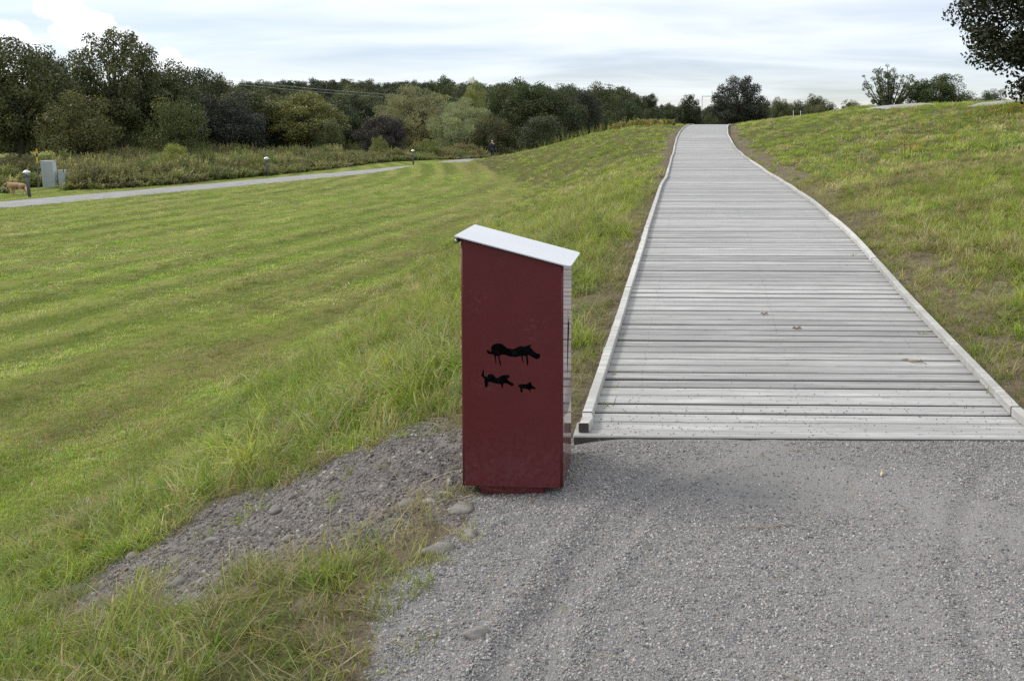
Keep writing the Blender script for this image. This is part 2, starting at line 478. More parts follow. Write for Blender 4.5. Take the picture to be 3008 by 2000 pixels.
def axis(lo, d0, d1, step, growth, hi):
    mid = list(np.arange(d0, d1, step))
    a = [d0]; st = step
    while a[-1] > lo: st *= growth; a.append(a[-1] - st)
    c = [mid[-1]]; st = step
    while c[-1] < hi: st *= growth; c.append(c[-1] + st)
    return np.array(a[:0:-1] + mid + c[1:])
gx = axis(-420, -3.3, 2.3, .032, 1.042, 420)
gy = axis(-50, 1.9, 4.6, .032, 1.03, 560)
GX, GY = np.meshgrid(gx, gy)
gz = ground(GX, GY)
mk = masks(GX, GY)
def rut(x, y, pts, w, depth):
    d = np.full(x.shape, 9.)
    for (ax, ay), (bx, by) in zip(pts, pts[1:]):
        ex, ey = bx-ax, by-ay; t = np.clip(((x-ax)*ex+(y-ay)*ey)/(ex*ex+ey*ey), 0, 1)
        d = np.minimum(d, np.hypot(x-ax-t*ex, y-ay-t*ey))
    return -depth*np.exp(-(d/w)**2) + depth*.6*np.exp(-((d-1.9*w)/w)**2)
RUTS = [[(.35, 3.75), (.12, 3.6), (-.093, 3.3), (-.261, 2.883), (-.374, 2.534), (-.389, 2.2), (-.5, 1.5)],
        [(.10, 3.7), (-.08, 3.5), (-.22, 3.258), (-.346, 2.913), (-.446, 2.534), (-.52, 2.1)],
        [(1.5, 3.7), (1.2, 3.2), (1.0, 2.7), (.9, 2.0)]]
def relief(x, y, m):
    k = sstep(-.05, .1, m['g'])*(1 - .8*sstep(3.4, 3.7, y))*((fbm(x*2.2, y*2.2, 3) - .44)*.03 + (fbm(x*11, y*11, 3) - .44)*.018)
    nr = (np.abs(x) < 3) & (y < 4.2) & (y > 0)
    add = np.zeros_like(x)
    for i, p in enumerate(RUTS): add[nr] += rut(x[nr], y[nr], p, .05, .036 if i < 2 else .014)
    k = k + add*sstep(-.05, .1, m['g'])*(1 - .9*sstep(3.5, 3.7, y))
    k = k + sstep(-.05, .1, m['s'])*((fbm(x*4, y*4, 3) - .44)*.09 + (fbm(x*15, y*15, 3) - .44)*.04)
    # gravel is heaped against the front plank, and behind the bin
    k = k + .066*np.exp(-((y-3.75)/.14)**2)*sstep(-.72, -.22, x)*sstep(2.6, 2.1, x) - .016*np.exp(-(((x+.72)/.26)**2 + ((y-3.38)/.14)**2))
    k = k + .05*np.exp(-(((x+.45)/.14)**2 + ((y-3.62)/.12)**2))
    return k
gz = gz + relief(GX, GY, mk)
def surf(x, y):
    x = np.asarray(x, float); y = np.asarray(y, float)
    return ground(x, y) + relief(x, y, masks(x, y))

def dusty(x, y): return sstep(.36, .60, fbm(x*1.3 + 31, y*1.3 + 2, 3))*sstep(-.45, .4, x)
def ground_mat():
    t = NT('ground'); v = t.coord('Object')
    n1 = t.noise(v, .35, 4, .55); n2 = t.noise(v, 2.2, 5, .6); n3 = t.noise(v, 14, 5, .65); n4 = t.noise(v, 90, 3, .7)
    # rough grass ground
    gcol = t.mix(t.ramp(n2, .35, .68), (.070, .080, .022), (.135, .115, .05))
    gcol = t.mix(t.ramp(n3, .35, .75, 0, .7), gcol, (.045, .05, .016))
    gcol = t.mix(t.ramp(n1, .45, .7, 0, .6), gcol, (.11, .13, .03))
    # mown lawn with bands left by the mower
    s = t.attr('s'); w = t.math('MULTIPLY_ADD', n1, .9, t.attr('mow'))
    sy = t.node('ShaderNodeSeparateXYZ'); t.l.new(v, sy.inputs[0]); cb_ = t.node('ShaderNodeCombineXYZ')
    t.l.new(t.math('MULTIPLY', w, 1.7), cb_.inputs[0]); t.l.new(t.math('MULTIPLY', sy.outputs['Y'], .14), cb_.inputs[1])
    streak = t.noise(cb_.outputs[0], 1.0, 5, .62)
    bandf = t.math('MULTIPLY_ADD', t.math('SINE', t.math('MULTIPLY', w, 4.6)), .26, t.math('MULTIPLY_ADD', streak, 1.5, -.25))
    bandf = t.math('ADD', bandf, t.math('MULTIPLY_ADD', n2, .6, -.3))
    lcol = t.mix(t.ramp(bandf, .15, .9), (.115, .152, .024), (.27, .268, .08))
    lcol = t.mix(t.ramp(n3, .4, .75, 0, .55), lcol, (.085, .115, .018))
    brown = t.math('MULTIPLY', t.ramp(s, 3.2, .2), t.ramp(n2, .32, .6))
    lcol = t.mix(t.math('MULTIPLY', brown, .75), lcol, (.185, .145, .06))
    lcol = t.mix(t.ramp(n4, .3, .8, 0, .5), lcol, (.085, .11, .018))
    # gravel, soil, trodden strip
    n5 = t.noise(v, 230, 2, .6)
    rc = t.mix(t.ramp(n5, .3, .7), (.155, .15, .148), (.32, .31, .298))
    rc = t.mix(t.math('MULTIPLY', t.attr('du'), .7), rc, t.mix(n5, (.22, .212, .20), (.36, .345, .325)))
    sc_ = t.mix(t.ramp(n4, .3, .7), (.11, .10, .095), (.23, .21, .195))
    sc_ = t.mix(t.ramp(n2, .4, .7, 0, .8), sc_, (.25, .225, .205))
    bc_ = t.mix(t.ramp(n3, .3, .7), (.105, .082, .06), (.21, .17, .125))
    def edge(a, wdt): return t.ramp(t.math('MULTIPLY_ADD', t.math('SUBTRACT', n3, .5), wdt*2, a), -wdt*.35, wdt*.35)
    col = t.mix(edge(t.attr('ml'), .35), gcol, lcol)
    col = t.mix(t.math('MULTIPLY', edge(t.attr('mb'), .2), .85), col, bc_)
    col = t.mix(edge(t.attr('ms'), .05), col, sc_)
    col = t.mix(edge(t.attr('mg'), .05), col, rc)
    t.set(Base_Color=col, Roughness=.95); t.b.inputs['Specular IOR Level'].default_value = .1
    h = t.math('ADD', t.math('MULTIPLY', n3, 1.0), t.math('MULTIPLY', n4, .5))
    t.bump(t.math('ADD', h, t.math('MULTIPLY', n5, .25)), .8, .03)
    return t.m
M_GROUND = ground_mat()
nx, ny = len(gx), len(gy)
vi = np.arange(nx*ny).reshape(ny, nx)
Q = np.stack([vi[:-1, :-1], vi[:-1, 1:], vi[1:, 1:], vi[1:, :-1]], -1).reshape(-1, 4)
GV = np.stack([GX, GY, gz], -1).reshape(-1, 3)
def cellmean(a): return ((a[:-1, :-1] + a[1:, 1:] + a[:-1, 1:] + a[1:, :-1])/4).ravel()
cg, cs = cellmean(mk['g']) > 0, cellmean(mk['s']) > 0
cs &= ~cg
for nm, sel in (('grass_ground', ~cg & ~cs), ('gravel_path', cg), ('bare_soil', cs)):
    f = Q[sel]; used, inv = np.unique(f, return_inverse=True)
    me = fast_mesh(nm, GV[used], inv.reshape(-1, 4))
    me.polygons.foreach_set('use_smooth', np.ones(len(f), bool))
    for a, d in (('mg', mk['g']), ('ms', mk['s']), ('ml', mk['l']), ('mb', mk['b'])):
        pattr(me, a, 'FLOAT', np.clip(d.ravel()[used], -3, 3).astype(np.float32))
    pattr(me, 's', 'FLOAT', (FOOT(GY) - GX).ravel()[used].astype(np.float32))
    pattr(me, 'du', 'FLOAT', dusty(GX, GY).ravel()[used].astype(np.float32))
    pattr(me, 'mow', 'FLOAT', (.13*GY - GX - .012*np.maximum(GY - 26, 0)**2).ravel()[used].astype(np.float32))
    me.materials.append(M_GROUND)
    tag(link(bpy.data.objects.new(nm, me)), kind='structure')

# footpath of fine gravel across the lawn
ys = np.arange(-3.5, 118, .8); cx_ = PATH_X(ys)
V = []; F = []
for i, (x, y) in enumerate(zip(cx_, ys)):
    tx = (PATH_X(y+.5) - PATH_X(y-.5)); nrm = np.array([1, -tx])/math.hypot(1, tx)
    for k in range(7):
        q = (k-3)/3*1.32 + (.10*(vnoise(y*1.3, k*9.) - .5) if k in (0, 6) else 0)
        px, py = x + nrm[0]*q, y + nrm[1]*q
        V.append((px, py, float(ground(px, py)) + .035 - (.05 if k in (0, 6) else 0)))
    if i:
        for k in range(6): F.append(((i-1)*7+k, (i-1)*7+k+1, i*7+k+1, i*7+k))
t = NT('footpath_gravel'); v = t.coord('Object'); n = t.noise(v, 3, 6, .7); n2 = t.noise(v, 60, 2)
t.set(Base_Color=t.mix(t.ramp(n2, .3, .7), t.mix(t.ramp(n, .3, .7), (.15, .15, .15), (.33, .32, .31)), (.26, .255, .25)), Roughness=.95); t.bump(n2, .5, .01)
tag(mesh_obj('footpath', V, F, t.m, smooth=True), kind='structure')

# ------------------------------------------------------------------ boardwalk
def wood_mat(name, base, dark):
    t = NT(name); oi = t.node('ShaderNodeObjectInfo')
    tc = t.node('ShaderNodeTexCoord'); ad = t.node('ShaderNodeVectorMath', operation='ADD'); t.l.new(tc.outputs['Object'], ad.inputs[0])
    cm = t.node('ShaderNodeCombineXYZ'); t.l.new(t.math('MULTIPLY', oi.outputs['Random'], 57.), cm.inputs[0]); t.l.new(t.math('MULTIPLY', oi.outputs['Random'], 31.), cm.inputs[1]); t.l.new(cm.outputs[0], ad.inputs[1])
    def mp(sc3):
        m = t.node('ShaderNodeMapping'); t.l.new(ad.outputs[0], m.inputs[0]); m.inputs['Scale'].default_value = sc3; return m.outputs[0]
    g1 = t.noise(mp((1.0, 42, 42)), 1., 6, .7); g2 = t.noise(mp((2.2, 8, 8)), 1., 4, .6); g3 = t.noise(mp((9, 160, 160)), 1., 3, .7)
    var = t.math('MULTIPLY_ADD', oi.outputs['Random'], .42, .79)
    col = t.mix(t.ramp(g1, .40, .60), dark, base); col = t.mix(t.ramp(g2, .40, .62, 0, .75), col, tuple(c*.70 for c in base))
    col = t.mix(t.ramp(g3, .60, .72, 0, .8), col, (.10, .095, .09))
    kn = t.vor(mp((4.5, 20, 20)), 1.0); col = t.mix(t.ramp(kn, .13, .05, 0, .55), col, (.13, .12, .11))
    dirt = t.noise(mp((25, 25, 25)), 1., 3, .6); col = t.mix(t.ramp(dirt, .7, .78, 0, .6), col, (.09, .085, .075))
    col = t.mix(1.0, col, var, 'MULTIPLY')
    t.set(Base_Color=col, Roughness=.8); t.b.inputs['Specular IOR Level'].default_value = .3
    t.bump(t.math('ADD', g1, t.math('MULTIPLY', g3, .5)), .45, .003)
    return t.m
M_PLANK = wood_mat('weathered_plank', (.435, .429, .418), (.262, .257, .249))
M_ENDGRAIN_AND_SHADE = plain('end_grain_and_shade', (.10, .09, .085), .95, 0, .1, .45, 70, .4)  # dark end grain; also serves as painted shade on the plank edges
M_KERB = wood_mat('weathered_kerb', (.50, .492, .465), (.37, .36, .34))
bw = tag(empty('boardwalk', (BW_X(BW_Y0), BW_Y0, 0)), 'grey weathered plank boardwalk climbing the grassy slope', kind='structure')
binv = Matrix.Translation(-Vector(bw.location))
def heading(y): return math.atan2(float(BW_X(y+.6) - BW_X(y-.6)), 1.2)
def pitch(y): return math.atan2(float(BW_Z(y+.3) - BW_Z(y-.3)), .6)
PW = .0985
plank_me = []
for k in range(6):
    b = box_bm(-1.135, 1.135, -PW/2, PW/2, -.044, 0, .0055)
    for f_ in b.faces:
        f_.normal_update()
        if abs(f_.normal.y) > .9: f_.material_index = 1        # plank edges: dirt and the shade of the gaps put into the colour
    r = random.Random(k)
    for v_ in b.verts: v_.co += Vector((r.uniform(-.004, .004) if abs(v_.co.x) > 1 else 0, r.uniform(-.0018, .0018), r.uniform(-.0015, .0015)))
    me = bpy.data.meshes.new('plank'); b.to_mesh(me); b.free(); me.materials.append(M_PLANK); me.materials.append(M_ENDGRAIN_AND_SHADE); plank_me.append(me)
# front board is wider than the rest
fb = bm_obj('front_plank', box_bm(-1.15, 1.15, -.082, .082, -.05, 0, .005), M_PLANK, bw); fb.data.materials.append(M_ENDGRAIN_AND_SHADE)
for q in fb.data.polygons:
    if q.normal.y < -.9: q.material_index = 1          # front edge darkened, its shade put into the colour
fb.location = (BW_X(3.85) - bw.location.x, 3.85 - BW_Y0, BW_Z(3.85)); fb.rotation_euler = (pitch(3.9), 0, -heading(3.9))
y = 3.85 + .082 + .006 + PW/2; npl = 0; far_V = []; far_F = []
while y < 47.5:
    c = Vector((float(BW_X(y)), y, float(BW_Z(y))))
    h = heading(y); pt = pitch(y)
    if npl < 299:
        o = bpy.data.objects.new('plank', plank_me[npl % 6]); link(o, bw)
        o.location = c - Vector(bw.location) + Vector((random.uniform(-.006, .006), 0, random.uniform(-.002, .002)))
        o.rotation_euler = (pt + random.uniform(-.012, .012), random.uniform(-.0015, .0015), -h + random.uniform(-.0012, .0012) + (math.pi if random.random() < .5 else 0))
        if abs(o.rotation_euler.z + h) > 1: o.rotation_euler.x *= -1
        o.scale = (1, random.uniform(.955, 1.0), 1)
    else:
        b0 = len(far_V); rm = Euler((pt, 0, -h)).to_matrix()
        for sx in (-1.135, 1.135):
            for sy in (-PW/2, PW/2):
                for sz in (-.044, 0): far_V.append(c - Vector(bw.location) + rm @ Vector((sx, sy, sz)))
        far_F += [tuple(b0+i for i in q) for q in ((0, 1, 3, 2), (4, 6, 7, 5), (0, 4, 5, 1), (2, 3, 7, 6), (1, 5, 7, 3), (0, 2, 6, 4))]
    npl += 1
    y += (PW + random.choice((.013, .015, .016, .018, .021)))*math.cos(pt)
if far_V: tag(mesh_obj('far_planks', far_V, far_F, M_PLANK, bw), kind='stuff')
# joists that carry the planks
for sx in (-.85, 0, .85):
    P_ = [np.array([float(BW_X(q)) + sx, q, float(BW_Z(q)) - .085]) - np.array(bw.location) for q in np.arange(3.9, 47, .7)]
    V, F = tube_np(P_, .042, 4); mesh_obj('joist', V, F, M_KERB, bw)
# kerb beams on both edges
def beam(side, y0, y1, sag):
    n = max(2, int((y1-y0)/.3)); V = []; F = []
    for i in range(n+1):
        yy = y0 + (y1-y0)*i/n; tt = i/n
        off = side*1.098 + .004*math.sin(yy*1.7 + side) + sag*4*tt*(1-tt)
        h = heading(yy); x = float(BW_X(yy)) + off*math.cos(h); ye = yy - off*math.sin(h)*.9
        z = float(BW_Z(yy)) + .003
        for (dx, dz) in ((-.025, 0), (.025, 0), (.025, .042), (.021, .046), (-.021, .046), (-.025, .042)):
            V.append((x + dx - bw.location.x, ye - bw.location.y, z + dz))
        if i:
            for k in range(6): F.append(((i-1)*6+k, (i-1)*6+(k+1) % 6, i*6+(k+1) % 6, i*6+k))
    F.append(tuple(range(6))[::-1]); F.append(tuple(n*6+k for k in range(6)))
    o = mesh_obj('kerb_beam', V, F, M_KERB, bw); o.data.materials.append(M_ENDGRAIN_AND_SHADE)
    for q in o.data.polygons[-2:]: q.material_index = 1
    bmx = bmesh.new(); bmx.from_mesh(o.data); bmesh.ops.recalc_face_normals(bmx, faces=bmx.faces[:]); bmx.to_mesh(o.data); bmx.free()
    # texture grain follows the beam: recentre the origin
    return o
rk = random.Random(3)
for side in (-1, 1):
    y = 3.80 if side < 0 else 3.78
    joints = [y, y + .135 if side < 0 else y + .25]
    while joints[-1] < 46.4: joints.append(min(46.6, joints[-1] + rk.choice((1.8, 2.4, 2.9, 3.3))))
    for a, b_ in zip(joints, joints[1:]): beam(side, a + .010, b_ - .002, rk.uniform(-.02, .02))
# screw heads, two rows
M_SCREW = plain('screw', (.09, .085, .08), .6, .6)
sv = []; sf = []
for i in range(60):
    yy = 3.8 + i*.118
    for sx in (-.86, .01, .84):
        for q in (-.025, .025):
            cxx = float(BW_X(yy)) + sx + rk.uniform(-.012, .012); cyy = yy + q; b0 = len(sv)
            for k in range(6): sv.append((cxx + .0036*math.cos(k*math.pi/3) - bw.location.x, cyy + .0036*math.sin(k*math.pi/3) - bw.location.y, float(BW_Z(cyy)) + .0022))
            sf.append(tuple(range(b0, b0+6)))
tag(mesh_obj('screw_heads', sv, sf, M_SCREW, bw), kind='stuff')

# ------------------------------------------------------------------ dog waste bin
BIN_Y, BIN_D = 3.36, .275
BX0, BX1, BZ0, BZL, BZR = -.9365, -.4985, .030, 1.108, .992
def bin_paint(name, rough, coat):
    t = NT(name); v = t.coord('Object')
    n = t.noise(v, 6, 6, .65); n2 = t.noise(v, 45, 4, .7); fine = t.noise(v, 420, 2, .5)
    sep = t.node('ShaderNodeSeparateXYZ'); tc = t.node('ShaderNodeTexCoord'); t.l.new(tc.outputs['Object'], sep.inputs[0])
    low = t.ramp(sep.outputs['Z'], .36, .03)                                   # dust splashed up from the gravel
    dust = t.math('MULTIPLY', t.math('MULTIPLY', low, t.ramp(n2, .35, .7)), .10)
    col = t.mix(t.ramp(n, .3, .7), (.099, .0152, .018), (.110, .0174, .0205))
    col = t.mix(dust, col, (.26, .20, .21))
    sm = t.math('MULTIPLY', t.ramp(t.noise(v, 60, 4), .5, .72), .16)
    wh = t.vor(v, 3.2)
    col = t.mix(t.math('MULTIPLY', sm, t.ramp(wh, .3, .1)), col, (.24, .13, .15))
    t.set(Base_Color=col, Roughness=t.ramp(n2, .2, .8, rough, rough*1.35)); t.b.inputs['Specular IOR Level'].default_value = .3
    if coat: t.b.inputs['Coat Weight'].default_value = coat; t.b.inputs['Coat Roughness'].default_value = .015
    h = t.math('ADD', t.math('MULTIPLY', fine, .35), t.math('MULTIPLY', n, .3)) if not coat else t.noise(t.coord('Object', (1, 1, .25)), 7, 2)
    t.bump(h, .08 if not coat else .05, .002 if not coat else .02)
    return t.m
M_BIN = bin_paint('bin_paint', .42, 0)
M_BINM = bin_paint('bin_paint_corner', .45, 0)
M_BINS = bin_paint('bin_paint_glossy', .3, .75)
binr = empty('waste_bin', ((BX0+BX1)/2, BIN_Y + BIN_D/2, 0))
tag(binr, 'dark red metal dog waste bin with white sloping lid and animal cut-outs', 'bin')
bo = Vector(binr.location)
def curve_sheet(name, outer, holes, thick, mat, parent, loc, rot=(math.pi/2, 0, 0)):
    cu = bpy.data.curves.new(name, 'CURVE'); cu.dimensions = '2D'; cu.fill_mode = 'BOTH'; cu.extrude = thick/2
    for k, pl in enumerate([outer] + holes):
        sp = cu.splines.new('POLY'); sp.points.add(len(pl)-1); sp.use_cyclic_u = True
        for p_, q in zip(sp.points, pl): p_.co = (q[0], q[1], 0, 1)
    tmp = bpy.data.objects.new(name, cu); C.objects.link(tmp)
    dg = bpy.context.evaluated_depsgraph_get(); me = bpy.data.meshes.new_from_object(tmp.evaluated_get(dg))
    bpy.data.objects.remove(tmp); me.name = name; me.materials.clear(); me.materials.append(mat)
    me.transform(Matrix.Translation(Vector(loc)) @ Euler(rot).to_matrix().to_4x4())
    return link(bpy.data.objects.new(name, me), parent)
BOAR = [(-0.8197, 0.6261), (-0.8159, 0.6328), (-0.8094, 0.629), (-0.8002, 0.6214), (-0.8004, 0.6337), (-0.7984, 0.6451), (-0.7904, 0.6546), (-0.7791, 0.6587), (-0.7642, 0.6599), (-0.7531, 0.6574), (-0.7439, 0.6498), (-0.7329, 0.6404), (-0.7162, 0.636), (-0.6975, 0.6366), (-0.6862, 0.6432), (-0.675, 0.6479), (-0.6508, 0.6479), (-0.6396, 0.6517), (-0.6265, 0.6546), (-0.6313, 0.6432), (-0.623, 0.6337), (-0.612, 0.6233), (-0.6046, 0.6166), (-0.5916, 0.6144), (-0.5889, 0.6072), (-0.5918, 0.5967), (-0.6012, 0.5897), (-0.6105, 0.592), (-0.6253, 0.5996), (-0.641, 0.6091), (-0.643, 0.6034), (-0.6404, 0.5882), (-0.6416, 0.5644), (-0.6454, 0.5625), (-0.6477, 0.5692), (-0.6497, 0.5882), (-0.6541, 0.6053), (-0.6635, 0.6053), (-0.6642, 0.5958), (-0.6619, 0.5806), (-0.6611, 0.573), (-0.6639, 0.5758), (-0.6684, 0.5882), (-0.6719, 0.6034), (-0.6831, 0.6024), (-0.6943, 0.5986), (-0.7092, 0.6005), (-0.7241, 0.6024), (-0.7352, 0.6075), (-0.7463, 0.6106), (-0.7576, 0.6091), (-0.7642, 0.6034), (-0.7625, 0.5901), (-0.759, 0.5768), (-0.7583, 0.5616), (-0.7621, 0.5597), (-0.7647, 0.5711), (-0.7681, 0.5882), (-0.7725, 0.6062), (-0.78, 0.6034), (-0.7788, 0.5882), (-0.7783, 0.5711), (-0.781, 0.5682), (-0.7822, 0.5806), (-0.7848, 0.5958), (-0.7892, 0.611), (-0.8023, 0.6113), (-0.8134, 0.6144)]
HOUND = [(-0.8445, 0.5187), (-0.84, 0.533), (-0.836, 0.5444), (-0.8317, 0.5448), (-0.8316, 0.5311), (-0.8318, 0.5197), (-0.8263, 0.5149), (-0.8169, 0.5149), (-0.8158, 0.5235), (-0.8111, 0.5258), (-0.7981, 0.5264), (-0.7907, 0.5216), (-0.7833, 0.5121), (-0.7741, 0.5083), (-0.7646, 0.5149), (-0.7515, 0.5206), (-0.7346, 0.5225), (-0.7234, 0.5206), (-0.7217, 0.5149), (-0.7255, 0.5083), (-0.733, 0.5044), (-0.7257, 0.4959), (-0.7072, 0.4844), (-0.7044, 0.4777), (-0.7092, 0.4724), (-0.7166, 0.4739), (-0.7315, 0.4816), (-0.7445, 0.4854), (-0.7502, 0.4816), (-0.7513, 0.4701), (-0.7509, 0.4606), (-0.7542, 0.4609), (-0.7578, 0.4701), (-0.7605, 0.4806), (-0.7745, 0.4816), (-0.7931, 0.4863), (-0.8117, 0.492), (-0.8146, 0.4873), (-0.8157, 0.4758), (-0.8196, 0.4672), (-0.8252, 0.4667), (-0.8297, 0.4739), (-0.8307, 0.493), (-0.832, 0.5063), (-0.8394, 0.5121)]
PIGLET = [(-0.6864, 0.4749), (-0.681, 0.4806), (-0.6642, 0.4816), (-0.6474, 0.4816), (-0.6417, 0.4873), (-0.6342, 0.4915), (-0.6295, 0.4882), (-0.6278, 0.4796), (-0.6195, 0.4711), (-0.608, 0.4621), (-0.6122, 0.4586), (-0.6252, 0.4609), (-0.6337, 0.4577), (-0.6306, 0.4462), (-0.6347, 0.4481), (-0.6421, 0.4577), (-0.6533, 0.4596), (-0.6673, 0.4621), (-0.6669, 0.451), (-0.6694, 0.443), (-0.6741, 0.4443), (-0.6767, 0.4529), (-0.6775, 0.4634), (-0.6831, 0.4691)]
loc3 = lambda pl: [(p_[0] - bo.x, p_[1]) for p_ in pl]
LEAN = .0125                                                        # the bin leans a touch to the right
shear = lambda z: LEAN*(z/1.08)
rr = .012                                                           # folded sheet corners
front = [(BX0 - bo.x + rr, BZ0 + .004), (BX1 - bo.x - rr, BZ0 - .009), (BX1 - bo.x - rr + .0145, BZR + .002), (BX0 - bo.x + rr + .0135, BZL - .003)]
front[0] = (front[0][0], BZ0 + .003)
fp = curve_sheet('front_panel', front, [loc3(BOAR), loc3(HOUND), loc3(PIGLET)], .003, M_BIN, binr, (0, -BIN_D/2, 0))
# wrap of the remaining sheet: rounded corners, both sides and the back
wrap = bmesh.new(); prof = []
def corner(cx, cy, a0, a1, n=5): return [(cx + rr*math.cos(a0 + (a1-a0)*i/n), cy + rr*math.sin(a0 + (a1-a0)*i/n)) for i in range(n+1)]
xl_, xr_, yf, yb = BX0 - bo.x, BX1 - bo.x, -BIN_D/2 - .0015, BIN_D/2
prof = corner(xr_ - rr, yf + rr, -math.pi/2, 0) + corner(xr_ - rr, yb - rr, 0, math.pi/2) + corner(xl_ + rr, yb - rr, math.pi/2, math.pi) + corner(xl_ + rr, yf + rr, math.pi, 1.5*math.pi)
rows = []
for px_, py_ in prof:
    fr = (px_ - xl_)/(xr_ - xl_)
    zb_ = BZ0 + .003 - .012*fr; zt_ = BZL - .003 + (BZR - BZL + .005)*fr
    rows.append([wrap.verts.new((px_ + shear(z_), py_, z_)) for z_ in (zb_, zb_*.75 + zt_*.25, (zb_+zt_)/2, zb_*.25 + zt_*.75, zt_)])
for a, b_ in zip(rows, rows[1:]):
    for k in range(4): wrap.faces.new((a[k], b_[k], b_[k+1], a[k+1]))
bmesh.ops.recalc_face_normals(wrap, faces=wrap.faces[:])
bmesh.ops.delete(wrap, geom=[f_ for f_ in wrap.faces if f_.calc_center_median().x > xr_ - .006 and f_.calc_center_median().x > 0 and abs(f_.normal.x) > .995 and yf + rr < f_.calc_center_median().y < yb - rr], context='FACES')
wo = bm_obj('shell', wrap, M_BINM, binr, smooth=True)
# glossy right side sheet with its own, larger cut-outs
side = [(yf + rr - .001, BZ0 - .009), (yb - rr + .001, BZ0 - .009), (yb - rr + .001, BZR + .001), (yf + rr - .001, BZR + .001)]
mid = lambda pl, s_, cy, cz: [(cy + (p_[0] + .705)*s_, cz + (p_[1] - .61)*s_) for p_ in pl]
sp_o = curve_sheet('side_panel', side, [[(.0, .47), (.018, .53), (.03, .60), (.05, .655), (.055, .70), (.04, .735), (.022, .70), (.014, .78), (.004, .70), (-.006, .62), (-.010, .54)]], .003, M_BINS, binr, (0, 0, 0), (math.pi/2, 0, math.pi/2))
for v_ in sp_o.data.vertices: v_.co.x += xr_ - .0015 + shear(v_.co.z)
md = wo.modifiers.new('thickness', 'SOLIDIFY'); md.thickness = .0025; md.offset = -1
# sack hanging inside, seen through the cut-outs
t = NT('sack_plastic'); v = t.coord('Object'); n = t.noise(v, 14, 3, .5, 1.2)
t.set(Base_Color=t.mix(t.ramp(n, .45, .6), (.002, .002, .003), (.03, .033, .037)), Roughness=.9); t.bump(n, .2, .03); M_SACK = t.m
sb = bmesh.new(); bmesh.ops.create_grid(sb, x_segments=24, y_segments=30, size=.5)
rs = np.random.RandomState(4)
for q in sb.verts:
    x, z = q.co.x*.38, .12 + (q.co.y + .5)*.75
    q.co = Vector((x, -BIN_D/2 + .12 + .03*float(fbm(x*9+4, z*7, 3)) + .18*abs(x)**2, z))
bm_obj('sack', sb, M_SACK, binr, smooth=True)
bm_obj('liner', box_bm(xl_ + .012, xr_ - .010, .06, BIN_D/2 - .006, BZ0 + .02, BZR - .06), M_SACK, binr)
# lid: thin sloping sheet with rounded corners
t = NT('lid_metal'); v = t.coord('Object'); n = t.noise(v, 5, 4); spk = t.vor(v, 60)
t.set(Base_Color=t.mix(t.math('MULTIPLY', t.ramp(spk, .09, .03), .8), t.mix(n, (.50, .515, .545), (.60, .61, .635)), (.25, .24, .23)), Roughness=.32, Metallic=.25); M_LID = t.m
slope = math.atan2(.992 - 1.124, .490); LW = .5*math.hypot(.490, .132); LD = .168
lb = bmesh.new(); pts = []
for (cx, cy, a0) in ((LW - .02, LD - .02, 0), (-LW + .006, LD - .006, 90), (-LW + .006, -LD + .006, 180), (LW - .03, -LD + .03, 270)):
    q = abs(LW - abs(cx))
    pts += [(cx + q*math.cos(R(a0 + i*15)), cy + q*math.sin(R(a0 + i*15))) for i in range(7)]
lb.faces.new([lb.verts.new((a, b_, 0)) for a, b_ in pts])
ex = bmesh.ops.extrude_face_region(lb, geom=lb.faces[:]); 
for q in ex['geom']:
    if isinstance(q, bmesh.types.BMVert): q.co.z += .005
bmesh.ops.recalc_face_normals(lb, faces=lb.faces[:])
lid = bm_obj('lid', lb, M_LID, binr); lid.location = ((-.947-.457)/2 - bo.x + .003, 0.012, (1.124+.992)/2 + .001); lid.rotation_euler = (R(1.0), -slope, 0)
# hinge rod with its bolt under the high edge
M_STEEL = plain('zinc_steel', (.42, .43, .42), .4, .8)
M_RUBBER = plain('black_steel', (.02, .02, .022), .5, .3)
def rod(name, x, z, r, y0, y1, mat, parent, n=16):
    b = bmesh.new(); bmesh.ops.create_cone(b, cap_ends=True, segments=n, radius1=r, radius2=r, depth=y1-y0)
    bmesh.ops.bevel(b, geom=[e for e in b.edges if len({round(v.co.z, 4) for v in e.verts}) == 1], offset=r*.15, segments=1, affect='EDGES')
    b.transform(Matrix.Translation((x, (y0+y1)/2, z)) @ Matrix.Rotation(math.pi/2, 4, 'X'))
    return bm_obj(name, b, mat, parent)
hinge = rod('hinge_rod', xl_ - .004, 1.103, .0105, -BIN_D/2 - .002, BIN_D/2 - .01, M_RUBBER, binr)
rod('bolt', xl_ - .004, 1.103, .0068, -BIN_D/2 - .007, -BIN_D/2 - .0025, M_STEEL, hinge, 6)
# foot: plinth and ground plate
bm_obj('plinth', box_bm(-.862 - bo.x, -.585 - bo.x, -BIN_D/2 + .02, BIN_D/2 - .03, -.06, .034, .002), M_BIN, binr)
bm_obj('ground_plate', box_bm(-.86 - bo.x, -.66 - bo.x, -BIN_D/2 - .04, -BIN_D/2 - .03, -.05, -.017, .002), M_BIN, binr)

